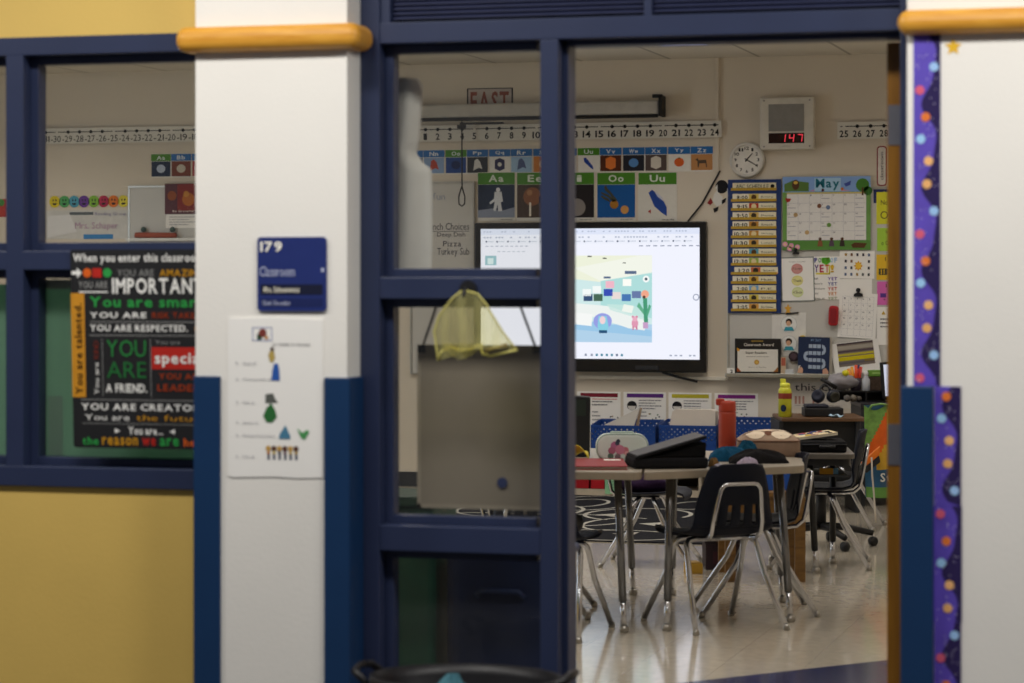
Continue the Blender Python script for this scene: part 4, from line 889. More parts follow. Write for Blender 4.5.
# ================================================================== SEEN THROUGH THE CORRIDOR WINDOW
cols = ['#d8c428', '#54a860', '#4c9cb4', '#6a3c94', '#84b83c', '#b4284c', '#dc7424', '#e0d040']
S_ = Sheet(50, 195.5, 128, 207.5, WY, mat('#c9c0a8', .7), t=.001)
for k, c_ in enumerate(cols):
    u = .06 + .88 * k / 7; S_.disc(u, .5, .5, ink(c_), 2); S_.disc(u - .018, .38, .06, M_text, 3, .1); S_.disc(u + .018, .38, .06, M_text, 3, .1); S_.poly([(u - .03, .62), (u + .03, .62), (u + .015, .78), (u - .015, .78)], M_text, 3)
S_.done('smiley_strip', 'strip of eight coloured smiley faces seen through the corridor window', 'poster')
S_ = Sheet(46, 210, 128, 239, WY, mat('#cdccc8', .7), t=.003); S_.text('Mrs. Schaper', .36, .42, .88, .72, ink('#b08ca8')); S_.text('Reading Group', .6, .08, .98, .22, ink('#8c88a8')); S_.rect(.29, .07, .58, .17, ink('#5c6468')); S_.rect(.46, .84, .82, 1, ink('#3c84c0')); S_.poly([(.02, .2), (.3, .16), (.38, .75), (.02, .95)], ink('#dcdcdc')); S_.done('name_poster', 'white poster with faint pink writing below the smiley strip', 'poster')
S_ = Sheet(165, 183.5, 201, 214, WY - .021, mat('#54202c', .6), t=.004); S_.rect(.35, .02, .97, .9, ink('#84302c'), 1); S_.disc(.2, .4, .16, ink('#94502c'), 2); S_.disc(.66, .52, .22, ink('#b4682c'), 3); S_.disc(.6, .35, .1, ink('#c8883c'), 4); S_.text('Be Grateful', .22, .87, .8, .94, ink('#d8c4bc'), True, 4); S_.done('dark_red_poster', 'dark red picture poster on the board seen through the corridor window', 'poster')
S_ = Sheet(166, 214.5, 201, 228, WY - .021, M_paper, t=.003); S_.lines(.1, .15, .9, .9, 4, ink('#a8a8ac')); S_.done('caption_sheet', 'white caption sheet directly under the dark red poster', 'paper')
S_ = Sheet(-4, 199, 7, 217, WY, mat('#b0382c', .7), t=.003); S_.disc(.5, .2, .2, ink('#4c8c44')); S_.done('red_cutout', 'red cutout with green top at the window edge', 'decoration')
zt_ = zof(170, 238, WY - .1)
o = MB().box(xof(131, WY), xof(215, WY), WY - .10, WY - .022, zt_ - .02, zt_, mat('#dcdcd8', .5)).build('marker_ledge', None, None, None, .003); tag(o, 'white marker ledge at the foot of the board beyond the window', 'ledge')
o = MB().tube([(xof(135.5, WY - .06), WY - .06, zt_ + .022), (xof(176, WY - .06), WY - .06, zt_ + .018)], .02, mat('#a04c34', .7)).build('pointer_stick', None, None); tag(o, 'reddish brown rod lying on the marker ledge beyond the window', 'rod')
for k, u in enumerate((143.5, 172.5)):
    c = atY(u, 229.5, WY - .045); o = MB().ball((0, 0, 0), .02, .02, .02, mat('#3c5450', .5), 12, 8).build('knob_magnet', None, c); tag(o, ['dark knob magnet above the end of the reddish rod nearest the smiley strip', 'dark knob magnet above the rod under the caption sheet'][k], 'magnet')
# ================================================================== HANGING BY THE SIDELIGHT
yH = 0.30
# white torn paper roll hung just inside the glass
c0 = xof(398, .42); pts = [(398, 78), (416, 79), (420.5, 84), (421, 95), (419.5, 112), (418, 135), (414, 157), (419, 159), (422, 164), (427, 165), (430, 170), (431, 200), (431, 240), (430.5, 270), (430, 300), (398, 300)]
o = MB(); rows_ = []
def edge_x(y):
    q = [(p[1], p[0]) for p in pts[1:-1]]
    for (a, b), (c, d) in zip(q, q[1:]):
        if a <= y <= c: return b + (d - b) * (y - a) / max(c - a, 1e-6)
    return q[-1][1]
def pf(u, v):
    py_ = 78 + v * 222; ex = edge_x(max(79, min(299, py_))); u_ = 392 + u * (ex - 392)
    p = atY(u_, py_, .22); return (p.x, .2 + .03 * (u * u) + .008 * math.sin(7 * u + 3 * v), p.z)
o.grid(pf, 10, 44, mat('#ebe9e4', .8, var=.03))
ob = o.build('hanging_paper', solid=.004, off=0); tag(ob, 'white torn edged paper roll hanging inside the sidelight glass', 'paper')
# grey board on two strings
yb = .17
S_ = Sheet(417.5, 345, 548, 509, yb, None); o = thing('hanging_board', 'grey brown board hung on strings inside the sidelight', 'board', S_.c); a, b = S_.w / 2, S_.h / 2
M_gb = mat('#93897a', .85, var=.04, scale=3, name='grey_board')
MB().box(-a, a, -.006, .006, -b, b, M_gb).build('panel', o, bevel=.002)
e_ = mat('#a59b8b', .8); MB().box(-a, a, -.0075, -.006, -b, -b + .012, e_).box(-a, -a + .012, -.0075, -.006, -b, b, e_).build('edge_tape', o)
MB().prism_y(disc((503 - 482.7) / 130.5 * S_.w, (.5 - (482 - 345) / 164) * S_.h, .016, 16), -.012, -.006, mat('#2a3a6c', .6)).build('blue_button', o)
P_ = lambda x, y: ((x - 482.75) / 130.5 * S_.w, -.008, (427 - y) / 164 * S_.h)
for p, q in (((437, 306), (422, 350)), ((521, 306), (537, 350))):
    MB().tube([P_(*p), P_(*q)], .004, M_dark, 6).box(P_(*q)[0] - .012, P_(*q)[0] + .012, -.012, .008, P_(*q)[2] - .01, P_(*q)[2] + .014, M_dark).build('string', o)
# yellow translucent mask hung from a black hook
def mask_mat():
    m = bpy.data.materials.new('sheer_yellow_cloth'); m.use_nodes = True; nt = m.node_tree; nt.nodes.clear(); L = nt.links
    o_ = nt.nodes.new('ShaderNodeOutputMaterial'); d = nt.nodes.new('ShaderNodeBsdfDiffuse'); d.inputs[0].default_value = hexc('#dcd690') + (1,); t2 = nt.nodes.new('ShaderNodeBsdfTranslucent'); t2.inputs[0].default_value = hexc('#e6e2a0') + (1,)
    t = nt.nodes.new('ShaderNodeBsdfTransparent'); t.inputs[0].default_value = hexc('#f6f2cc') + (1,)
    a_ = nt.nodes.new('ShaderNodeMixShader'); a_.inputs[0].default_value = .35; L.new(d.outputs[0], a_.inputs[1]); L.new(t2.outputs[0], a_.inputs[2])
    w = nt.nodes.new('ShaderNodeTexWave'); w.inputs['Scale'].default_value = 6; w.inputs['Distortion'].default_value = 4; tc = nt.nodes.new('ShaderNodeTexCoord'); L.new(tc.outputs['Object'], w.inputs[0])
    mr = nt.nodes.new('ShaderNodeMapRange'); mr.inputs['To Min'].default_value = .6; mr.inputs['To Max'].default_value = .78; L.new(w.outputs['Fac'], mr.inputs[0])
    b_ = nt.nodes.new('ShaderNodeMixShader'); L.new(mr.outputs[0], b_.inputs[0]); L.new(a_.outputs[0], b_.inputs[1]); L.new(t.outputs[0], b_.inputs[2]); L.new(b_.outputs[0], o_.inputs[0]); return m
M_sheer = mask_mat(); M_sheer2 = mat('#c9c270', .8, name='yellow_hem')
hp = atY(466, 293, -.03); o = thing('yellow_pouch', 'sheer yellow cloth pouch hung from a black hook on the sidelight rail', 'pouch', hp)
k_ = atY(467, 293, -.03).x - hp.x; q_ = lambda x, y, d=0.0: ((x - 466) * k_, d, (293 - y) * k_)
out_l = [(463, 291), (455, 297), (447, 306), (440, 315), (435, 330), (438, 348), (439, 358)]; out_r = [(468, 291), (479, 294), (487, 303), (495, 316), (504, 330), (512, 340), (518, 347)]
def mf(u, v):
    i = v * 6; k = min(5, int(i)); f_ = i - k
    L_ = [out_l[k][j] + (out_l[k + 1][j] - out_l[k][j]) * f_ for j in (0, 1)]; R_ = [out_r[k][j] + (out_r[k + 1][j] - out_r[k][j]) * f_ for j in (0, 1)]
    x = L_[0] + (R_[0] - L_[0]) * u; y = L_[1] + (R_[1] - L_[1]) * u - (v ** 3) * 6 * math.sin(PI * u) * (1 if u > .3 else .6)
    return q_(x, y, -.012 - .05 * math.sin(PI * u) * v + .01 * math.sin(9 * u) * v)
MB().grid(mf, 18, 12, M_sheer).build('cloth', o)
fl = MB(); fl.tube([q_(x, y, -.014) for x, y in [(439, 358), (443, 349), (452, 345), (462, 348), (472, 347), (481, 342), (484, 351), (492, 353), (505, 350), (518, 347)]], .0042, M_sheer2, 6)
fl.tube([q_(x, y, -.014) for x, y in out_l], .0028, M_sheer2, 6); fl.tube([q_(x, y, -.014) for x, y in out_r], .0028, M_sheer2, 6)
fl.build('hem', o)
MB().tube([q_(488, 348.5, -.03), (q_(509, 342, -.02))], .006, mat('#8a7c4c', .7), 6).build('nose_wire', o)
def pocket(u, v):
    a_ = PI * u; x = 445 + 40 * u; y = 341 + 12 * math.sin(a_) * (1 - .0) * v + 3 * v
    return q_(x, y, -.02 - .03 * math.sin(a_))
MB().grid(pocket, 12, 4, M_sheer).build('pocket', o)
MB().tube([(0, .028, .01), (0, .0, .012), (0, -.02, .0), (0, -.018, -.018), (0, -.008, -.022)], .006, M_black).prism_y(disc(0, .012, .026, 18), .018, .029, M_black).build('hook', o)

# ================================================================== CHAIRS
M_shell = mat('#0a1020', .55, var=.08, scale=30, spec=.22, bump=.25, bscale=500, name='navy_shell_plastic')
M_glide = mat('#a29f99', .3, .9, name='steel_glide')
def make_chair(name, label, loc, rz, s=1.0):
    t = thing(name, label, 'chair', loc, rz, 'navy shell school chairs with chrome legs'); t.scale = (s, s, s)
    PR = [(.205, .372), (.2, .392), (.17, .404), (.1, .404), (.02, .398), (-.06, .396), (-.12, .400), (-.16, .412), (-.183, .436), (-.195, .47), (-.203, .51), (-.211, .55), (-.219, .59), (-.227, .63), (-.235, .67), (-.243, .705)]
    WD = [.17, .185, .195, .2, .2, .2, .198, .194, .188, .182, .177, .17, .16, .148, .135, .115]
    NV = len(PR) - 1; NU = 18
    def surf(k0, k1):
        def fn(u, v):
            k = k0 + v * (k1 - k0); i = min(NV - 1, int(k)); f_ = k - i
            y = PR[i][0] + (PR[i + 1][0] - PR[i][0]) * f_; z = PR[i][1] + (PR[i + 1][1] - PR[i][1]) * f_; w = WD[i] + (WD[i + 1] - WD[i]) * f_
            x = (u - .5) * 2; xx = x * w
            if k <= 7: return (xx, y, z + .016 * abs(x) ** 3 - .006 * (1 - x * x))
            q = min(1, (k - 7) / 3); drop = .035 * max(0, abs(x) - .6) ** 2 * 5 * (k >= NV - .01)
            return (xx, y + .035 * x * x * q, z + .016 * abs(x) ** 3 * (1 - q) - drop)
        return fn
    MB().grid(surf(0, 8), NU, 16, M_shell).build('seat', t, solid=.008, off=0)
    slots = {3, 4, 7, 8, 9, 10, 13, 14}
    sl = {(2, 3), }
    def skip(i, j): return 1 <= j <= 9 and i in (4, 7, 10, 13)
    MB().grid(surf(8, NV), NU, 28, M_shell, skip).build('backrest', t, solid=.008, off=0)
    for sy, ya, yf in ((-1, -.05, -.25), (1, .03, .25)):
        for sx_ in (-1, 1):
            b = MB(); b.tube([(0, ya, .378), (sx_ * .12, ya, .378), (sx_ * .148, ya + sy * .004, .374), (sx_ * .163, ya + sy * .014, .36), (sx_ * .168, ya + sy * .025, .335), (sx_ * .178, ya + sy * .07, .23), (sx_ * .212, yf, .012)], .0125, M_chrome, 10)
            lg = b.build('leg', t)
            MB().lathe([(.008, .026), (.013, .02), (.0155, .006), (.012, 0)], M_glide, 12, (sx_ * .213, yf + sy * .003, 0)).build('glide', lg)
    b = MB(); L = [(.1, .06, .384), (.108, -.12, .384), (.113, -.175, .39), (.116, -.205, .415), (.115, -.216, .46), (.1, -.236, .56), (.092, -.244, .60), (.078, -.247, .617), (.058, -.249, .622)]
    b.tube(L + [(-x, y, z) for x, y, z in reversed(L)], .0095, M_chrome, 8); b.build('back_frame', t)
    return t
def footprint(rl, rr, fl):
    """rear feet and one front foot (pixels) to centre and heading"""
    pass
def heading(fx, fz): d = RGT * fx + FWD * fz; return math.atan2(-d.x, d.y)
ch0 = make_chair('school_chair', 'navy plastic school chair with chrome back loop, turned away before the paper strewn table', (0, 0, 0), 0)
def place_chair(first, X, Z, fx, fz, label, s=1.0):
    c = ch0 if first else copy_tree(ch0)
    c.location = XZ(X, Z); c.rotation_euler = (0, 0, heading(fx, fz)); c['label'] = label; c.scale = (s, s, s); return c
place_chair(True, .8375, 10.605, -.38, .92, 'navy school chair with slotted back and chrome loop, turned away before the table of bags', .97)
place_chair(False, .14, 10.37, .30, .95, 'navy school chair half hidden by the door mullion beside the red folder table', .97)
place_chair(False, .095, 11.02, .99, -.10, 'navy school chair tucked under the red folder table behind the mullion', .97)
place_chair(False, 1.045, 11.06, -.99, -.02, 'navy school chair pushed under the end of the table by the brown lunch bag', .97)
place_chair(False, .70, 12.87, .98, -.2, 'navy school chair on the far side of the table before the rug', .9)
place_chair(False, 1.54, 12.83, -.985, .12, 'navy school chair drawn up to the small desk by the colourful bag', .97)
place_chair(False, 1.876, 14.81, -.95, .3, 'navy school chair at the back with the colourful tote bag hung before it', .98)

# ================================================================== TABLES
M_top = mat('#a39a8c', .35, var=.03, scale=12, name='grey_laminate'); M_band = mat('#988d7c', .45, name='table_edge_band'); M_legd = mat('#77787c', .25, .9, name='table_leg_steel')
TZ = .655
def round_poly(P, r, n=4):
    out = []; N = len(P)
    for i in range(N):
        a, b, c = Vector(P[i - 1]), Vector(P[i]), Vector(P[(i + 1) % N]); d1 = (a - b).normalized(); d2 = (c - b).normalized()
        for k in range(n + 1):
            f_ = k / n; p = (b + d1 * r) * (1 - f_) ** 2 + b * 2 * f_ * (1 - f_) + (b + d2 * r) * f_ ** 2; out.append((p.x, p.y))
    return out
def make_table(name, label, corners, legs, z=TZ, th=.032, M_legd=M_legd, M_top=M_top, M_band=M_band):
    W = [XZ(*q) for q in corners]; cen = sum(W, Vector()) / len(W)
    o = thing(name, label, 'table', (cen.x, cen.y, 0)); P = [((p - cen).x, (p - cen).y) for p in W]
    if sum(P[i][0] * P[(i + 1) % len(P)][1] - P[(i + 1) % len(P)][0] * P[i][1] for i in range(len(P))) < 0: P = P[::-1]
    P = round_poly(P, .05)
    MB().prism_z(P, z - .004, z, M_top).prism_z(P, z - th, z - .004, M_band).build('tabletop', o, bevel=.002)
    for (X, Z_), (X2, Z2) in legs:
        a = XZ(X2, Z2) - cen; b = XZ(X, Z_) - cen; mid = b + (a - b) * .2
        g = MB().tube([(mid.x, mid.y, z * .19), (a.x, a.y, z - th)], .0165, M_legd, 10).tube([(b.x, b.y, .015), (mid.x, mid.y, z * .2)], .013, M_chrome, 10)
        lg = g.build('leg', o); MB().lathe([(.012, .028), (.02, .02), (.021, .005), (.016, 0)], M_glide, 12, (b.x, b.y, 0)).build('glide', lg)
    ap = [tuple(Vector((x, y)) * .88) for x, y in P]; 
    if z < .6: MB().prism_z(ap, z - th - .035, z - th, M_legd).build('apron', o)
    return o
make_table('classroom_table', 'grey trapezoid classroom table strewn with bags and the orange bottle',
           [(.530, 10.31), (1.223, 10.70), (1.285, 11.40), (.655, 11.76)],
           [((.632, 10.44), (.645, 10.46)), ((.726, 11.63), (.735, 11.6)), ((1.165, 10.71), (1.125, 10.76)), ((1.20, 11.36), (1.165, 11.32))])
make_table('classroom_table', 'grey classroom table carrying the red folder and mint lunch bag',
           [(-.11, 10.40), (.520, 10.315), (.640, 11.76), (.01, 11.85)],
           [((.455, 10.4), (.43, 10.42)), ((.55, 11.63), (.52, 11.6)), ((-.06, 10.46), (-.03, 10.49)), ((.05, 11.78), (.07, 11.74))])
# small open-front desk by the right-hand chairs
o = make_table('student_desk', 'small grey topped desk with a cubby under the thin black laptop bag', [(1.40, 12.45), (1.665, 12.42), (1.70, 12.98), (1.43, 13.0)], [((1.485, 12.5), (1.455, 12.52)), ((1.62, 12.93), (1.62, 12.93))], z=.585, th=.025, M_legd=mat('#17181b', .4), M_top=mat('#6a645e', .4), M_band=mat('#5a5651', .4))
cen = o.location
b = MB(); p = [(q.x, q.y) for q in (XZ(1.44, 12.5) - cen, XZ(1.64, 12.48) - cen, XZ(1.66, 12.92) - cen, XZ(1.46, 12.94) - cen)]
b.prism_z(p, .47, .478, M_dark); b.build('book_box', o)
b = MB().box(-.045, .045, -.02, .02, -.0, .028, mat('#d8a028', .6)).box(.02, .045, -.0205, .02, .0, .0285, mat('#5c8cac', .6)).build('picture_book', None, tuple(XZ(1.555, 12.56, .4785)), (0, 0, .2)); tag(b, 'small yellow and blue book in the cubby of the small desk', 'book')
# ================================================================== THINGS ON THE BIG TABLES
def on(px_, py_, z=TZ): return atZ(px_, py_, z + .0008)
def cam_rz(a=0.0): return TH + a
# red folder
c = on(601, 467.5); o = thing('red_folder', 'red folder lying flat at the front of the table', 'folder', c, cam_rz(.0))
MB().box(-.17, .10, -.13, .33, .0025, .012, mat('#b9b2a6', .8)).build('pages', o, bevel=.002)
MB().box(-.175, .105, -.135, .335, .012, .015, mat('#8f1d28', .5)).box(-.175, .105, -.135, .335, -.0, .0025, mat('#8f1d28', .5)).box(-.175, -.17, -.135, .335, 0, .015, mat('#8f1d28', .5)).build('cover', o, bevel=.001)
MB().box(.02, .09, .2, .27, .015, .0156, M_paper).build('name_label', o)
# mint lunch bag
Zl = 10.95; c = XZ((622 - 512) / (F / Zl), Zl, TZ + .001); o = thing('mint_lunch_bag', 'mint lunch bag with a pink and plum print standing on the table', 'lunch bag', c, cam_rz())
M_mint = mat('#cdd9d4', .6, var=.04); hb = .112
b = MB().prism_y(rrect(-hb, hb, 0, .118, .05, 6), -.04, .04, M_mint).build('body', o, bevel=.014, seg=3)
MB().tube([(x * .95, -.034, .059 + (z - .059) * .95) for x, z in rrect(-hb, hb, 0, .118, .05, 6)], .004, mat('#8fa39a', .6), 6, closed=True).build('zipper', o)
pr = MB(); yy = -.0405
def blob_(x, z, r, c_, l=0, rz=None): pr.add([(a_, yy - .0006 * l, b_) for a_, b_ in disc(x, z * .78, r * .8, 12, rz)], [tuple(range(12))], ink(c_))
for x, z, r, c_, l in ((-.03, .085, .026, '#b06a90', 0), (-.01, .065, .026, '#c07c94', 1), (.012, .06, .02, '#b8707c', 0), (-.045, .06, .02, '#a8647c', 1), (.02, .045, .014, '#d09ca0', 2), (-.018, .112, .011, '#3c4454', 2), (-.022, .1, .012, '#4a5060', 1), (-.05, .03, .016, '#5c7468', 1), (-.02, .028, .016, '#7c6c74', 2), (.045, .05, .005, '#c87c8c', 1), (.07, .04, .004, '#8c9c94', 1)): blob_(x, z, r, c_, l)
pr.build('printed_flowers', o)
MB().tube([(-.05, 0, .116), (-.045, 0, .123), (.045, 0, .123), (.05, 0, .116)], .005, mat('#a9bab2', .6)).build('handle', o)
# yellow wrapper + black upright file
c = on(578.5, 461) + Vector((0, 0, .012)); b = MB().grid(lambda u, v: (.045 * (u - .5) * 2, .03 * (v - .5) * 2 + .01 * math.sin(6 * u), .035 + .03 * math.sin(3 * u + 1) * math.cos(4 * v) - .03 * (abs(u - .5) * 2) ** 2), 10, 8, mat('#d8c838', .4)).build('snack_wrapper', None, c, (0, 0, .5), solid=.003); tag(b, 'crumpled yellow wrapper at the edge of the table next to the red folder', 'wrapper')
Zf = 11.25; c = XZ((572 - 512) / (F / Zf), Zf, TZ + .001); o = thing('file_box', 'black upright magazine file box standing behind the red folder', 'file box', c, cam_rz())
MB().prism_y([(-.075, 0), (.077, 0), (.08, .262), (-.075, .272)], -.05, .05, mat('#14161a', .6)).build('body', o, bevel=.006); MB().box(-.05, .06, -.0515, -.05, .18, .25, mat('#1c2a24', .6)).build('label_panel', o)
# black zip case, half open
c = on(671.5, 469); o = thing('zip_case', 'black zip case half open on the table, grey lined lid raised', 'case', c, cam_rz(.12))
M_bc = cloth('#18181b')
MB().box(-.156, .156, -.0, .235, .0, .046, M_bc).build('base', o, bevel=.014, seg=3)
lid = MB(); lid.box(0, .31, -.002, .235, 0, .012, M_bc).build('lid', o, (-.148, 0, .038), (0, -math.radians(16), 0), bevel=.007, seg=3)
l2 = MB().box(.01, .305, .002, .23, .012, .016, mat('#56565b', .7)).build('lid_trim', o, (-.148, 0, .038), (0, -math.radians(16), 0), bevel=.002)
MB().prism_y([(-.11, .044), (.145, .044), (.148, .108), (.10, .098), (0, .068)], .008, .22, cloth('#101012')).build('contents', o, bevel=.008)
# orange bottle
Zb = 11.15; c = XZ((727.3 - 512) / (F / Zb), Zb, TZ + .001); o = thing('orange_bottle', 'tall orange water bottle standing among the bags', 'bottle', c, cam_rz())
M_or = mat('#a63c26', .45, var=.03)
MB().lathe([(.034, 0), (.038, .005), (.038, .192), (.036, .2)], M_or, 24).build('body', o)
lidb = MB().lathe([(.0365, .2), (.0375, .203), (.0375, .236), (.034, .246), (.01, .249)], mat('#b03c26', .45), 24).build('cap', o)
MB().prism_y(rrect(-.05, -.012, .228, .258, .008), -.016, .016, mat('#b03c26', .45)).build('spout', lidb, bevel=.004)
# brown lunch box
Zk = 11.33; c = XZ((768 - 512) / (F / Zk), Zk, TZ + .001); o = thing('brown_lunch_box', 'soft pinkish brown lunch box with bone shaped markings on its lid', 'lunch box', c, cam_rz(-.06))
def lb(u, v):
    a_ = 2 * PI * u; e = .28; cx_ = math.copysign(abs(math.cos(a_)) ** e, math.cos(a_)); sy_ = math.copysign(abs(math.sin(a_)) ** e, math.sin(a_))
    prof = [(.96, 0), (1.0, .012), (1.0, .035), (1.0, .056), (.99, .062), (.95, .070), (.8, .087), (.5, .104), (.01, .110)]; k = v * 8; i = min(7, int(k)); f_ = k - i
    r = prof[i][0] + (prof[i + 1][0] - prof[i][0]) * f_; z = prof[i][1] + (prof[i + 1][1] - prof[i][1]) * f_
    return (.138 * r * cx_, .125 * r * sy_, z)
MB().grid(lb, 40, 8, mat('#87705f', .8, var=.08, scale=30)).build('body', o)
def lt(dz):
    def fn(u, v): q = lb(u, .55 + .44 * v); return (q[0] * 1.004, q[1] * 1.004, q[2] + dz)
    return fn
MB().grid(lt(.002), 40, 6, mat('#a08873', .75, var=.05)).build('lid', o)
pm = MB()
def on_lid(x, y):
    r = max(abs(x) / .138, abs(y) / .125); prof = [(0, .110), (.5, .104), (.8, .087), (.95, .070), (1, .056)]
    for (a_, b_), (c_, d_) in zip(prof, prof[1:]):
        if a_ <= r <= c_: return (b_ + (d_ - b_) * (r - a_) / (c_ - a_)) + .003
    return .059
def patch(x, y, rx, ry, col):
    v = [(x, y, on_lid(x, y) + .001)] + [(x + rx * math.cos(t_), y + ry * math.sin(t_), on_lid(x + rx * math.cos(t_), y + ry * math.sin(t_)) + .001) for t_ in [2 * PI * k / 14 for k in range(14)]]
    pm.add(v, [(0, 1 + k, 1 + (k + 1) % 14) for k in range(14)], ink(col))
for x, y, rx, ry, col in ((-.06, -.085, .042, .03, '#ecdcc4'), (.055, -.085, .045, .03, '#ecdcc4'), (-.02, -.02, .05, .03, '#e4d0b8'), (.06, .0, .045, .03, '#e4d0b8'), (-.09, -.04, .028, .025, '#5c3424'), (-.002, -.07, .016, .028, '#6c4430'), (.1, -.03, .018, .03, '#6c4430')): patch(x, y, rx, ry, col)
pm.build('lid_print', o)
MB().tube([(.135 * math.copysign(abs(math.cos(t_)) ** .28, math.cos(t_)) * 1.01, .124 * math.copysign(abs(math.sin(t_)) ** .28, math.sin(t_)) * 1.01, .068) for t_ in [2 * PI * k / 40 for k in range(40)]], .003, mat('#70503f', .7), 6, closed=True).build('zipper', o)
b = MB().ball((0, 0, 0), .13, .10, .05, cloth('#2c1c38'), 20, 10, .12, 7).build('plum_jacket', None, tuple(XZ(.66, 12.87, .405)), (0, 0, TH)); tag(b, 'dark plum jacket bundled on the seat of the far chair before the rug', 'jacket')
# blue cloth, black jacket, white cap, small bits
def cloth_pile(name, label, cat, px_, py_, rx, ry, rz_, col, seed, turn=0.0, lift=0.0):
    c = on(px_, py_); o = MB()
    def fn(u, v):
        a_ = 2 * PI * u; b_ = v * PI / 2; rnd = seed * 1.7
        k = 1 + .12 * math.sin(3 * a_ + rnd) + .09 * math.sin(5 * a_ + 2 * rnd + 3 * b_) + .05 * math.sin(11 * a_ + rnd * 3)
        zz = rz_ * math.sin(b_) * (1 + .22 * math.sin(4 * a_ + rnd) * math.cos(b_) + .1 * math.sin(9 * a_ + 5 * b_))
        return (rx * k * math.cos(b_), ) and (rx * k * math.cos(b_) * math.cos(a_), ry * k * math.cos(b_) * math.sin(a_), max(zz, 0) + lift)
    o.grid(fn, 36, 10, cloth(col)); ob = o.build(name, None, c, (0, 0, TH + turn)); tag(ob, label, cat); return ob
cloth_pile('blue_cloth', 'bright blue cloth heap at the foot of the orange bottle', 'cloth', 728, 461, .085, .05, .058, '#124868', 2)
cloth_pile('teal_sleeve', 'teal blue cloth corner between the orange bottle and the brown lunch box', 'cloth', 746, 459, .05, .045, .075, '#124660', 9)
cloth_pile('black_jacket', 'crumpled black jacket lying along the table beside the lunch box', 'jacket', 757, 463, .125, .05, .055, '#1a191b', 5, .1)
cloth_pile('white_cap', 'crumpled pale mauve cloth beside the black jacket on the table', 'cloth', 748, 466.5, .045, .025, .036, '#a89cb0', 3)
cloth_pile('tan_mitten', 'small tan cloth bundle between the zip case and the chair back', 'cloth', 713.5, 467, .022, .03, .036, '#6c5230', 8)
cloth_pile('grey_tissue', 'small pale grey tissue beside the tan bundle on the table', 'tissue', 718, 470, .02, .018, .024, '#a9a4b4', 6)
# ================================================================== FAR SIDE: LOW SHELF, CRATES, BINS
shz, shy = .215, WY - .42
sx0_, sx1_ = xof(500, shy), xof(780, shy)
o = thing('low_shelf', 'low white cubby shelf along the back wall under the blue crates', 'shelf', ((sx0_ + sx1_) / 2, shy, 0)); hw_ = (sx1_ - sx0_) / 2; M_sh = mat('#b7ab98', .6)
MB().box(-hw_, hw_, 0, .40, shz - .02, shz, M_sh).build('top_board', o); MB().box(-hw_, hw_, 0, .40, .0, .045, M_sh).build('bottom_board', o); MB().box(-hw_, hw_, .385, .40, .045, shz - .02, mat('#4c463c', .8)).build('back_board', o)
for u_ in (503, 550, 640, 700, 777): x = xof(u_, shy) - (sx0_ + sx1_) / 2; MB().box(x - .01, x + .01, .0, .385, .045, shz - .02, M_sh).build('divider', o)
M_crate = mat('#1a458f', .4, var=.05, name='blue_crate_plastic')
def crate(px0_, px1_, py_front, py_back, label):
    y0 = shy + .03; y1 = y0 + .27; z0 = shz + .001; x0, x1 = xof(px0_, y0), xof(px1_, y0); zf = zof((px0_ + px1_) / 2, py_front, y0); zb_ = zof((px0_ + px1_) / 2, py_back, y1)
    o = thing('plastic_crate', label, 'crate', ((x0 + x1) / 2, y0, z0), 0, 'blue perforated paper crates'); a_ = (x1 - x0) / 2; h1, h2 = zf - z0, zb_ - z0
    def panel(nm, W_, H_, loc, rot, holes=True):
        b_ = MB(); nx, nz = max(6, int(W_ / .019)), max(4, int(H_ / .019)); e = .004
        b_.box(-W_ / 2, W_ / 2, -e / 2, e / 2, H_ - .018, H_, M_crate); b_.box(-W_ / 2, W_ / 2, -e / 2, e / 2, 0, .018, M_crate)
        gx, gz = W_ / nx, (H_ - .036) / nz
        for i in range(nx):
            for j in range(nz):
                cx_, cz_ = -W_ / 2 + (i + .5) * gx, .018 + (j + .5) * gz; r_ = .0062 if (i % 2 == j % 2) and j >= nz - 5 else 0
                sq = [(cx_ - gx / 2, cz_ - gz / 2), (cx_ + gx / 2, cz_ - gz / 2), (cx_ + gx / 2, cz_ + gz / 2), (cx_ - gx / 2, cz_ + gz / 2)]
                if r_:
                    di = [(cx_ - r_, cz_), (cx_, cz_ - r_), (cx_ + r_, cz_), (cx_, cz_ + r_)]
                    for k in range(4): b_.add([(sq[k][0], 0, sq[k][1]), (sq[(k + 1) % 4][0], 0, sq[(k + 1) % 4][1]), (di[(k + 1) % 4][0], 0, di[(k + 1) % 4][1]), (di[k][0], 0, di[k][1])], [(0, 1, 2, 3)], M_crate)
                    
                else: b_.add([(q[0], 0, q[1]) for q in sq], [(0, 1, 2, 3)], M_crate)
        return b_.build(nm, o, loc, rot)
    panel('front_panel', 2 * a_, h1, (0, 0, 0), (0, 0, 0)); panel('back_panel', 2 * a_, h2, (0, .27, 0), (0, 0, 0))
    for s in (-1, 1):
        MB().prism_y([(0, 0), (.27, 0), (.27, h2), (0, h1)], -.002, .002, M_crate).build('side_panel', o, (s * a_, 0, 0), (0, 0, PI / 2))
    MB().box(-a_, a_, 0, .27, 0, .004, M_crate).build('bottom_panel', o)
    return o, a_, h1, h2
cr = [crate(591, 655, 425.5, 419, 'blue perforated crate holding a slanted white paper behind the mint lunch bag'), crate(659, 716, 425.5, 419, 'blue perforated crate full of upright white paper left of the orange bottle'), crate(724, 779, 424, 417, 'blue perforated crate behind the brown lunch box')]
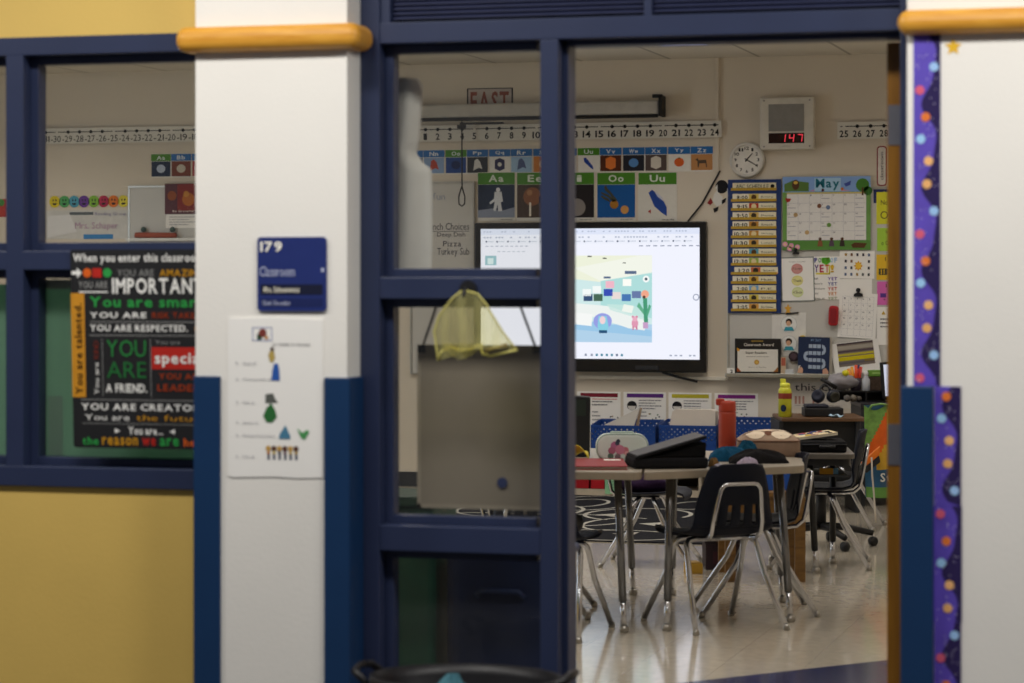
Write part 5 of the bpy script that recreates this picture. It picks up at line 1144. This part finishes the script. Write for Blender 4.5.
def paper_in(cr_, poly, label, col='#d9d4cb', dy=.12, t=.02):
    o, a_, h1, h2 = cr_; y = o.location.y + dy
    P = [(atY(u, v, y).x, atY(u, v, y).z) for u, v in poly]; cx_ = sum(p[0] for p in P) / len(P)
    zmin = o.location.z + .006
    P = [(x, max(z, zmin)) for x, z in P]
    if sum(P[i][0] * P[(i + 1) % len(P)][1] - P[(i + 1) % len(P)][0] * P[i][1] for i in range(len(P))) < 0: P = P[::-1]
    b_ = MB().prism_y([(x - cx_, z) for x, z in P], -t / 2, t / 2, mat(col, .8, var=.02)).build('paper_stack', None, (cx_, y, 0)); tag(b_, label, 'paper'); return b_
paper_in(cr[0], [(600, 460), (602, 426), (640, 408), (634, 426), (630, 460)], 'slanted white paper sheets sticking out of a blue crate')
paper_in(cr[0], [(632, 460), (636, 424), (640.5, 407.5), (642, 408), (639, 424), (637, 460)], 'thin folded card standing beside the slanted paper', '#b39c82', .16, .012)
paper_in(cr[0], [(592, 460), (592, 431), (632, 431), (632, 460)], 'white papers showing through the holes of the crate behind the mint bag', '#cfcfd0', .02, .012)
paper_in(cr[1], [(671, 460), (671, 425), (674, 411), (678, 409), (712, 409.5), (717, 411), (716, 460)], 'thick stack of white paper standing in the crate beside the orange bottle', '#dcd2c6', .08, .1)
paper_in(cr[1], [(661, 460), (661, 430), (670, 430), (670, 460)], 'narrow white paper at the end of the crate beside the mint bag', '#cfcfd0', .02, .012)
paper_in(cr[2], [(735, 460), (735, 429), (770, 429), (770, 460)], 'white papers showing through the crate holes behind the brown lunch box', '#cfcfd0', .02, .012)
for a, b, col, nm, lab in ((574, 589, '#a01420', 'red', 'dark red book bin in the low shelf nearest the door mullion'), (590.5, 604.5, '#b01824', 'red', 'bright red book bin in the low shelf next to the green sheet'), (654, 667, '#1c50b0', 'blue', 'blue book bin in the low shelf under the table gap')):
    x0, x1 = xof(a, shy), xof(b, shy)
    o = thing('book_bin', lab, 'bin', ((x0 + x1) / 2, shy + .002, .0455)); hh_ = (x1 - x0) / 2
    MB().box(-hh_, hh_, 0, .004, 0, .135, plastic('#%s' % col.strip('#'))).box(-hh_, hh_, .30, .304, 0, .14, plastic(col)).box(-hh_, -hh_ + .004, 0, .3, 0, .135, plastic(col)).box(hh_ - .004, hh_, 0, .3, 0, .135, plastic(col)).box(-hh_, hh_, 0, .3, 0, .004, plastic(col)).build('body', o, bevel=.001); MB().box(-hh_ * .5, hh_ * .5, -.002, 0, .09, .115, plastic('#2a0a10' if nm == 'red' else '#0c2450')).build('handle_slot', o)
S_ = Sheet(605, 478, 625, 494, shy - .005, mat('#8fc498', .7), t=.002); S_.lines(.2, .2, .85, .9, 4, ink('#6c9c78')); S_.done('green_sheet', 'pale green printed sheet on the front of the low shelf', 'paper')
o = MB().box(-.115, .115, 0, .01, 0, .13, plastic('#a41824')).build('red_card', None, (xof(615, shy), shy - .001 + .012, .05)); tag(o, 'red board behind the pale green sheet in the low shelf', 'board')
# ---- rug
rz0 = atZ(640, 543, 0); rx1 = atZ(712, 545, 0).x; rx0 = -6.2; ry0, ry1 = rz0.y, shy - .05
o = thing('alphabet_rug', 'black classroom rug patterned with white looping lines', 'rug', ((rx0 + rx1) / 2, (ry0 + ry1) / 2, 0))
hw_, hd_ = (rx1 - rx0) / 2, (ry1 - ry0) / 2; M_rug = cloth('#17171c'); M_rl = cloth('#b0ada3')
MB().box(-hw_, hw_, -hd_, hd_, 0, .008, M_rug).build('pile', o, bevel=.003)
pt = MB()
def ring(cx_, cy_, rx_, ry_, a0=0, a1=2 * PI, w=.026, n=30):
    v = []; fs = []
    for k in range(n + 1):
        a_ = a0 + (a1 - a0) * k / n; v += [(cx_ + (rx_ - w) * math.cos(a_), cy_ + (ry_ - w) * math.sin(a_), .0088), (cx_ + rx_ * math.cos(a_), cy_ + ry_ * math.sin(a_), .0088)]
    for k in range(n): fs.append((2 * k, 2 * k + 1, 2 * k + 3, 2 * k + 2))
    pt.add(v, fs, M_rl)
def rl(px_, py_): p = atZ(px_, py_, .008); return p.x - o.location.x, p.y - o.location.y
for (u, v, ru, rv, a0, a1) in ((588, 503, .30, .55, 0, 6.28), (584, 503, .16, .3, 0, 6.28), (638, 514.5, .33, .42, -.3, 4.4), (620, 524, .22, .4, 1.2, 5.2), (610, 535, .42, .30, 0, 6.28), (694, 505.5, .16, .3, 0, 6.28), (560, 520, .4, .4, 0, 6.28), (740, 515, .2, .3, 0, 6.28), (520, 510, .4, .5, 0, 6.28), (470, 520, .4, .5, 0, 6.28)):
    x, y = rl(u, v)
    if x + ru < hw_ - .03: ring(x, y, ru, rv, a0, a1)
for (u, v) in ((608, 515), (626, 534), (652, 524)):
    x, y = rl(u, v); pt.add([(x - .08, y, .0088), (x + .05, y - .12, .0088), (x + .05, y + .12, .0088)], [(0, 1, 2)], M_rl)
pt.build('line_pattern', o)
# ================================================================== RIGHT BACK CORNER
M_ww = wood('#5c4018', '#7c5a26', .5, (3, 30, 30), 'brown_wood')
# wooden bench / crate under the table
def box_c(X0, X1, Z0, Z1): a, b = XZ(X0, Z0), XZ(X1, Z1); return a, b
o = thing('wooden_bench', 'low brown wooden bench on the floor behind the big table', 'bench', XZ(1.20, 12.34), TH)
w_, d_, hz_ = .165, .20, .425
MB().box(-w_ - .02, w_ + .02, -d_ - .02, d_ + .02, hz_ - .025, hz_, M_ww).build('top', o, bevel=.004)
[MB().box(-w_, w_, q_, q_ + .02, hz_ - .155, hz_ - .025, M_ww).build('apron', o, bevel=.002) for q_ in (-d_, d_ - .02)]
for sx_ in (-1, 1):
    for sy_ in (-1, 1): MB().box(sx_ * w_ - .025, sx_ * w_ + .025, sy_ * d_ - .02, sy_ * d_ + .02, 0, hz_ - .025, M_ww).build('leg', o, bevel=.003)
o2 = thing('blue_basket', 'blue plastic basket standing on the low wooden bench', 'basket', XZ(1.20, 12.34, hz_ + .001), TH)
P_ = mat('#1c54b4', .4); MB().box(-.15, .15, -.12, -.115, 0, .1, P_).box(-.15, .15, .115, .12, 0, .1, P_).box(-.15, -.145, -.12, .12, 0, .1, P_).box(.145, .15, -.12, .12, 0, .1, P_).box(-.15, .15, -.12, .12, 0, .004, P_).build('body', o2, bevel=.002); MB().tube([(x, y, .1) for x, y in ((-.15, -.12), (.15, -.12), (.15, .12), (-.15, .12))], .006, P_, 6, closed=True).build('rim', o2)
# dark plum box on the floor
o = thing('plum_box', 'dark plum storage box on the floor under the table', 'box', XZ(1.04, 12.74), TH)
P_ = mat('#24121e', .6, var=.1); MB().box(-.085, .085, -.12, .12, 0, .13, P_).build('body', o, bevel=.006); MB().box(-.09, .09, -.125, .125, .13, .15, mat('#1c0f1a', .6)).build('lid', o, bevel=.005); MB().box(-.05, .05, -.1215, -.12, .03, .09, mat('#3c1826', .6)).build('side_patch', o)
o = MB().box(-.035, .035, -.05, .05, 0, .05, mat('#b08a2c', .6)).box(-.03, .03, -.045, .045, .05, .056, mat('#8c6c20', .6)).build('yellow_carton', None, XZ(.885, 12.50), (0, 0, TH + .2), .003); tag(o, 'small yellow carton on the floor beside the plum box', 'carton')
# wooden desk with dark body
Zd = 15.95; o = thing('wooden_desk', 'wood topped desk with dark panels carrying the yellow bottle and headphones', 'desk', XZ(1.885, Zd), TH)
dz_ = 1.43 - (418 - HY) * (Zd - .28) / F; w_, d_ = .235, .28; M_dt = wood('#553a24', '#6a4c30', .45, (3, 30, 30), 'desk_top_wood')
MB().box(-w_ - .0, w_ + .05, -d_, d_, dz_ - .022, dz_, M_dt).build('desktop', o, bevel=.005, seg=2)
for s in (-1, 1): MB().box(s * w_ - .012, s * w_ + .012, -d_ + .02, d_ - .02, 0, dz_ - .022, M_dark).build('side_panel', o, bevel=.002)
MB().box(-w_, w_, -d_ + .06, -d_ + .075, dz_ - .40, dz_ - .022, mat('#17181a', .6)).build('modesty_panel', o)
def on_desk(px_, Z_, z): return XZ((px_ - CX) * Z_ / F, Z_, z)
# yellow bottle
c = on_desk(785, 15.78, dz_ + .001); o = thing('yellow_bottle', 'yellow green water bottle with dark printed bands on the wooden desk', 'bottle', c, TH)
M_yb = mat('#c9c834', .35, var=.05)
MB().lathe([(.036, 0), (.041, .005), (.041, .155), (.039, .17), (.028, .185)], M_yb, 22).build('body', o)
cp = MB().lathe([(.030, .183), (.032, .187), (.032, .205), (.02, .21), (.001, .21)], mat('#d8d848', .4), 20).build('cap', o); MB().prism_y(rrect(-.03, .005, .205, .235, .008), -.012, .012, mat('#d8d848', .4)).build('spout', cp, bevel=.003)
MB().lathe([(.0415, .112), (.0418, .114), (.0418, .145), (.0415, .147)], mat('#8c3424', .5), 22).build('red_band', o); b_ = MB()
b_.add([(.0425 * math.sin(a_ * .018 / .041 - .35), -.0425 * math.cos(a_ * .018 / .041 - .35), .055 + .022 * c2) for a_, c2 in [(math.cos(2 * PI * k / 14), math.sin(2 * PI * k / 14)) for k in range(14)]], [tuple(range(14))], ink('#20304c')); b_.build('round_print', o)
# headphones on dark case
c = on_desk(824, 15.86, dz_ + .001)
o = MB().box(-.13, .11, -.09, .09, 0, .055, M_black).box(-.12, .02, -.085, .085, .055, .075, mat('#1c2030', .5)).build('black_case', None, c, (0, 0, TH), .008); tag(o, 'flat black case under the headphones on the wooden desk', 'case')
c2 = c + Vector((0, 0, .0755)); o = thing('headphones', 'black over-ear headphones lying on the black case', 'headphones', c2, TH)
for s, x in ((-1, -.04), (1, .052)):
    b_ = MB(); b_.M = Matrix.Translation((x, -.03, .05)) @ Matrix.Rotation(PI / 2 + .25 * s, 4, 'X') @ Matrix.Rotation(.35 * s, 4, 'Y')
    b_.lathe([(.01, -.02), (.036, -.018), (.042, -.008), (.042, .008), (.036, .018), (.03, .02)], mat('#181c2a', .4), 20); b_.M = b_.M @ Matrix.Translation((0, 0, .016)); b_.lathe([(.02, 0), (.032, .004), (.034, .012), (.024, .014), (.01, .006)], mat('#2c2c24' if s > 0 else '#23283c', .6), 20); b_.build('ear_cup', o)
MB().tube([(-.04 + .092 * k / 12, -.02 + .03 * math.sin(PI * k / 12), .07 + .05 * math.sin(PI * k / 12)) for k in range(13)], .007, M_black).build('headband', o)
c = on_desk(836, 15.71, dz_ + .001); b_ = MB().grid(lambda u, v: (.07 * (u - .5), .06 * (v - .5), .012 + .01 * math.sin(7 * u) * math.cos(6 * v)), 10, 8, mat('#a8c4d8', .4)).build('candy_wrapper', None, c, (0, 0, .7), solid=.003); tag(b_, 'crumpled pale blue wrapper on the front edge of the wooden desk', 'wrapper')
# black laptop bag + comic book on the small desk
dk = .585
c = XZ(1.545, 12.68, dk + .001); o = thing('laptop_bag', 'flat black laptop bag lying on the small grey desk', 'bag', c, TH - .05)
MB().box(-.125, .10, -.17, .14, 0, .055, cloth('#141416')).build('body', o, bevel=.012, seg=3); MB().tube([(-.03, -.172, .03), (-.03, -.19, .03), (.04, -.19, .03), (.04, -.172, .03)], .007, M_black).build('handle', o)
MB().tube([(-.12, -.172, .04), (.1, -.172, .04)], .003, M_dark, 6).build('zipper', o)
c = XZ(1.50, 12.70, dk + .070); o = thing('comic_book', 'colourful paper book propped on the black laptop bag', 'book', c, 0, None, (0, -math.radians(7), TH + .12))
pb = MB().box(-.10, .095, -.10, .10, 0, .012, mat('#d8d0bc', .7)); pb.build('pages', o)
cv = MB().box(-.101, .096, -.101, .101, .012, .0135, mat('#d8c8a0', .6)); rnd = random.Random(3)
for k in range(22):
    x, y = rnd.uniform(-.085, .07), rnd.uniform(-.09, .07); cv.box(x, x + rnd.uniform(.01, .03), y, y + rnd.uniform(.01, .035), .0135, .014 + .0002 * k, ink(rnd.choice(['#7c2c4c', '#d8b83c', '#3c4c8c', '#e4dccc', '#a83c3c', '#2c2c34'])))
cv.build('cover', o)
# office chair star base
o = thing('office_chair', 'black swivel office chair with star base below the wooden desk', 'office chair', XZ(1.66, 13.75), .3)
for k in range(5):
    a_ = 2 * PI * k / 5; d = Vector((math.cos(a_), math.sin(a_), 0)); lg = MB().tube([(0, 0, .11), tuple(d * .12 + Vector((0, 0, .105))), tuple(d * .28 + Vector((0, 0, .07)))], .022, M_black, 8, r2=.016).build('leg', o)
    b_ = MB(); b_.M = Matrix.Translation(d * .28 + Vector((0, 0, .026))) @ Matrix.Rotation(a_ + .4, 4, 'Z') @ Matrix.Rotation(PI / 2, 4, 'X'); b_.lathe([(.02, -.018), (.026, -.012), (.026, .012), (.02, .018)], M_black, 14); b_.build('caster', lg)
MB().tube([(0, 0, .1), (0, 0, .34)], .028, M_black, 12).build('column', o)
MB().lathe([(.15, .34), (.21, .35), (.22, .375), (.2, .395), (.01, .4)], cloth('#17181a'), 24).build('seat', o)
# teacher's counter at the right with clutter
Zc = 16.4; cz = 1.43 - (403 - HY) * (Zc - .25) / F
o = thing('teacher_desk', 'black desk crowded with supplies beside the door leaf', 'desk', XZ(2.50, Zc), TH); w_ = .30; d_ = .25
MB().box(-w_, w_, -d_, d_, cz - .028, cz, mat('#1b1a24', .35)).build('desktop', o, bevel=.004); MB().box(-w_ + .01, w_ - .01, -d_ + .03, -d_ + .045, .05, cz - .028, mat('#151518', .6)).build('front_panel', o)
for s in (-1, 1): MB().box(s * (w_ - .015) - .012, s * (w_ - .015) + .012, -d_ + .01, d_ - .01, 0, cz - .028, M_dark).build('side_panel', o)
def on_c(px_, dZ=0): Z_ = Zc + dZ; return XZ((px_ - CX) * Z_ / F, Z_, cz + .001)
s_ = F / Zc
# black mesh organiser holding things
c = on_c(860, .05); o = thing('desk_organiser', 'black desktop organiser shelf on the crowded black desk', 'organiser', c, TH)
MB().box(-.15, .2, -.08, .08, .057, .065, M_black).build('upper_shelf', o)
for x in (-.145, .03, .19): MB().box(x - .005, x + .005, -.08, .08, 0, .057, M_black).build('divider', o)
MB().box(-.15, .2, .075, .08, 0, .057, M_dark).build('back_panel', o)
up = Vector((0, 0, .066))
b_ = MB().ball((0, 0, 0), .095, .055, .05, mat('#8f8b90', .35), 26, 12, .13, 4).build('plastic_bag', None, on_c(842, .02) + Vector((0, 0, .124))); tag(b_, 'crumpled translucent grey plastic bag on top of the organiser', 'bag')
b_ = MB().tube([(-.05, 0, .03), (.05, 0, -.03)], .013, M_black).build('flashlight', None, on_c(829.5, -.02) + Vector((0, -.03, .115)), (0, 0, TH)); tag(b_, 'black torch leaning out past the grey plastic bag', 'torch')
b_ = MB().ball((0, 0, 0), .022, .02, .02, mat('#d8d024', .4), 12, 8, .05).build('yellow_ball', None, on_c(846, 0) + Vector((0, -.02, .180))); tag(b_, 'small yellow ball resting on the grey plastic bag', 'ball')
c = on_c(856, .03) + up; o = thing('marker_cup', 'cup of orange, yellow and red markers on the organiser', 'cup', c, TH)
MB().lathe([(.028, 0), (.034, .0), (.038, .08), (.036, .08), (.03, .006), (.001, .006)], mat('#3c3440', .4), 18).build('cup', o)
for k, (x, y, tx, col) in enumerate(((-.02, 0, -.5, '#d88c20'), (-.008, .01, -.3, '#e0a028'), (.004, -.01, -.1, '#d84a20'), (.012, .008, .05, '#c43020'), (.02, -.004, .2, '#c0301c'), (.0, .015, .3, '#28305c'))):
    MB().tube([(x * .6, y, .01), (x + .06 * tx, y, .14 + .012 * (k % 3))], .010, mat(col, .4), 8).build('marker', o)
c = on_c(866, .0) + up; o = thing('spray_bottle', 'small clear white spray bottle next to the marker cup', 'bottle', c - Vector((0, 0, .0)), TH)
MB().lathe([(.022, 0), (.026, .004), (.026, .07), (.012, .09), (.012, .1)], mat('#bfc4cc', .2), 18).build('body', o); MB().lathe([(.014, .098), (.015, .1), (.015, .115), (.008, .125), (.001, .125)], mat('#dcdcdc', .4), 14).build('cap', o)
c = on_c(876, .06) + up; o = MB().box(-.045, .05, -.03, .03, 0, .085, mat('#4c3c30', .8, var=.25, scale=60)).box(-.04, .045, -.026, .026, .085, .09, mat('#3a2c24', .8)).build('photo_box', None, c, (0, 0, TH), .003); tag(o, 'brown patterned box at the end of the organiser', 'box')
o = MB().box(-.05, .05, -.03, .03, 0, .04, mat('#6c9c3c', .5)).box(-.03, .03, -.0305, .03, .012, .028, mat('#9cc46c', .5)).build('green_box', None, c + Vector((0, 0, .0905)), (0, 0, TH), .003); tag(o, 'green tissue box stacked on the brown patterned box', 'box')
for k, (u, col, r_) in enumerate(((847, '#5c5854', .022), (853, '#6c665c', .022), (859, '#504b45', .018))):
    b_ = MB().ball((0, 0, r_), r_, r_, r_, mat(col, .6), 14, 9, .08, k).build('yarn_ball', None, on_c(u, -.12 + .02 * k)); tag(b_, ['grey rounded bundle under the organiser nearest the headphones', 'pale round bundle in the middle under the organiser', 'small brown grey bundle under the organiser by the divider'][k], 'bundle')
# monitor seen nearly edge on
c = on_c(897, -.12); o = thing('desk_monitor', 'computer monitor with bright white screen by the door leaf', 'monitor', c, TH + .35)
MB().box(-.10, .16, -.012, .012, .03, .26, M_black).build('housing', o, (0, 0, 0), (0, -.08, 0), bevel=.004); MB().box(-.085, .15, -.0135, -.012, .045, .245, glow('#e4e8fa', .8)).build('display', o, (0, 0, 0), (0, -.08, 0))
MB().box(-.06, .09, -.05, .05, 0, .008, M_black).box(-.01, .03, -.01, .01, .008, .05, M_black).build('stand', o)
# colourful bag hanging from the desk edge
Zg = 14.44; k_ = Zg / F; o = thing('tote_bag', 'colourful green, orange and yellow tote bag hanging before the black desk', 'bag', XZ((880 - CX) * k_, Zg, 1.43 - (405 - HY) * k_), TH)
def gp(px_, py_, d=0.0): return ((px_ - 880) * k_, -d, -(py_ - 405) * k_)
def bulge(u, v): return .02 + .045 * math.sin(PI * min(max(u, 0), 1)) * (.35 + .65 * v) + .006 * math.sin(14 * u + 4 * v)
cg = {}
M_bag = [mat('#6f9a4c', .35, var=.25, scale=30), mat('#d8601c', .35, var=.12), mat('#c9a030', .35, var=.1), mat('#28587c', .4, var=.1), mat('#5c8c40', .4, var=.1)]
bx0 = lambda v: 863.5 + 1.5 * v; bx1 = 904
b_ = MB(); NU, NV = 22, 26; vs = []
for j in range(NV + 1):
    for i in range(NU + 1):
        u, v = i / NU, j / NV; x = bx0(v) + (bx1 - bx0(v)) * u; y = 405 + 92 * v + 4 * math.sin(6 * u) * (1 - v) * .5
        if v < .12: y += 3 * abs(math.sin(PI * u * 2)) * (1 - v / .12)
        vs.append(gp(x, y, bulge(u, v)))
def bag_m(u, v):
    x = bx0(v) + (bx1 - bx0(v)) * u; y = 405 + 92 * v
    if v > .87: return 4
    if y < 452 - (x - 865) * 1.95: return 0
    if y < 470 - (x - 860) * 1.05 and x < 886: return 1
    if x > 876 and y < 468: return 2
    return 3
for m_i in range(5):
    fs = [(j * (NU + 1) + i, j * (NU + 1) + i + 1, (j + 1) * (NU + 1) + i + 1, (j + 1) * (NU + 1) + i) for j in range(NV) for i in range(NU) if bag_m((i + .5) / NU, (j + .5) / NV) == m_i]
    if fs: base = len(b_.v); b_.add(vs if base == 0 else [], [], M_bag[m_i], True); [(b_.f.append(f_), b_.fm.append(b_.mi(M_bag[m_i])), b_.sm.append(True)) for f_ in [tuple(reversed(q)) for q in fs]]
bagm = b_.build('body', o)
back = MB().grid(lambda u, v: gp(bx0(v) + (bx1 - bx0(v)) * u, 405 + 92 * v, -.03 * math.sin(PI * u) * v + .02), 8, 8, M_bag[3]).build('back_panel', o)
tx_ = MB(); q0, q1 = gp(878.5, 481), gp(892, 472); tx_.text('Sto', q0[0], gp(896, 0)[0], q0[2], q1[2], -.075, ink('#d8dcd8'), True); tx_.build('lettering', o)
for d in (.02, .05): MB().tube([gp(868, 409, d), gp(871, 405, d), gp(880, 403.5, d), gp(888, 405, d), gp(892, 409, d)], .005, M_bag[0], 6).build('strap', o)
# orange and dark strap bag hung in front, with a white string
o = thing('orange_pouch', 'orange strap pouch with a dark underside hanging beside the tote bag', 'pouch', XZ((868 - CX) * 14.33 / F, 14.33, 1.43 - (455 - HY) * 14.33 / F), TH); k2 = 14.33 / F
gq = lambda x, y, d=0: ((x - 868) * k2, -d, -(y - 455) * k2)
MB().prism_y([gq(*p)[::2] for p in ((861, 463), (864, 467), (879, 455), (880, 446), (876, 449))], -.02, .02, mat('#e0741c', .5)).build('body', o, bevel=.004); MB().prism_y([gq(*p)[::2] for p in ((862, 469), (866, 473), (880, 462), (879, 455.5))], -.018, .022, mat('#17181c', .6)).build('underside', o, bevel=.004)
MB().tube([gq(871, 457, .025), gq(871.5, 475, .028), gq(873, 490, .025), gq(874.5, 512, .025), gq(875, 522, .03)], .005, mat('#c4bcb0', .7), 6).build('string', o)
# ---- dark things behind the lowest sidelight pane
o = thing('green_bin', 'dark green plastic bin just inside the lower sidelight pane', 'bin', (xof(398, .55), .62, 0))
P_ = mat('#24503f', .5, var=.1); MB().prism_z([(-.17, -.13), (.14, -.13), (.14, .14), (-.17, .14)], 0, .70, P_).build('body', o, bevel=.02); MB().box(-.185, .155, -.145, .155, .70, .735, mat('#1d4334', .5)).build('lid', o, bevel=.008); MB().box(-.08, .05, -.15, -.145, .66, .69, mat('#16382a', .5)).build('handle', o)
o = thing('navy_bin', 'navy plastic bin beside the green bin inside the sidelight', 'bin', (xof(512, .55), .62, 0))
P_ = mat('#1a2648', .5, var=.1); MB().prism_z(round_poly([(-.21, -.13), (.17, -.13), (.17, .14), (-.21, .14)], .05), 0, .56, P_).build('body', o, bevel=.01); MB().tube([(x, y, .56) for x, y in round_poly([(-.21, -.13), (.17, -.13), (.17, .14), (-.21, .14)], .05)], .014, mat('#22345c', .45), 8, closed=True).build('rim', o)
MB().tube([(-.1, -.135, .42), (-.08, -.15, .44), (.04, -.15, .44), (.06, -.135, .42)], .009, mat('#22345c', .45)).build('handle', o)
# ================================================================== LIGHT
def area(name, loc, sx_, sy_, power, col, rot=(0, 0, 0), spread=PI):
    l = bpy.data.lights.new(name, 'AREA'); l.shape = 'RECTANGLE'; l.size = sx_; l.size_y = sy_; l.energy = power; l.color = lin(col)
    l.spread = spread; o = bpy.data.objects.new(name, l); COL.objects.link(o); o.location = loc; o.rotation_euler = rot; return o
# classroom ceiling troffers
k = 0
TROF = [(x, y) for y in (7.9, 4.9, 1.9) for x in (-3.33, -1.5, -5.8, -8.2)]
t0 = None
for (x, y) in TROF:
    if t0 is None:
        t0 = thing('ceiling_light', 'recessed ceiling light panel over the classroom', 'ceiling light', (x, y, 2.92), 0, 'recessed classroom ceiling lights')
        MB().box(-.16, -.15, -.6, .6, -.012, 0, M_alu).box(.15, .16, -.6, .6, -.012, 0, M_alu).box(-.15, .15, -.6, -.59, -.012, 0, M_alu).box(-.15, .15, .59, .6, -.012, 0, M_alu).build('frame', t0)
        MB().box(-.15, .15, -.59, .59, -.006, -.002, glow('#c8ccff', .7)).build('diffuser', t0)
    else:
        t = copy_tree(t0); t.location = (x, y, 2.92)
    area('troffer_lamp', (x, y, 2.90), .28, 1.15, 14.5, (1.0, .97, .93), spread=math.radians(142))
# daylight from windows in the outer wall of the classroom
area('daylight', (RX0 + .05, 5.0, 1.7), 6.0, 1.4, 115, (.88, .94, 1.0), (0, -PI / 2, 0))
# corridor lamps near the wall
for x in (-5.2, -2.9, -.6, 1.7):
    area('corridor_lamp', (x, -1.45, 3.17), 1.2, .35, 47, (1.0, .988, .97))
w = bpy.data.worlds.new('world'); SC.world = w; w.use_nodes = True
bg = w.node_tree.nodes['Background']; bg.inputs[0].default_value = lin((.92, .93, 1.0)) + (1,); bg.inputs[1].default_value = .10
# ================================================================== CAMERA
cam = bpy.data.cameras.new('camera'); co = bpy.data.objects.new('camera', cam); COL.objects.link(co)
co.location = CAM; co.rotation_euler = (PI / 2, 0, TH)
cam.sensor_width = 36; cam.lens = F * 36 / 1024; cam.shift_x = 0; cam.shift_y = -(341.5 - HY) / 1024
cam.dof.use_dof = True; cam.dof.focus_distance = 13.8; cam.dof.aperture_fstop = 3.4
cam.clip_end = 100
SC.camera = co
SC.view_settings.view_transform = 'Standard'; SC.view_settings.look = 'None'; SC.view_settings.exposure = 0.0; SC.view_settings.gamma = 1.0; SC.view_settings.use_curve_mapping = False
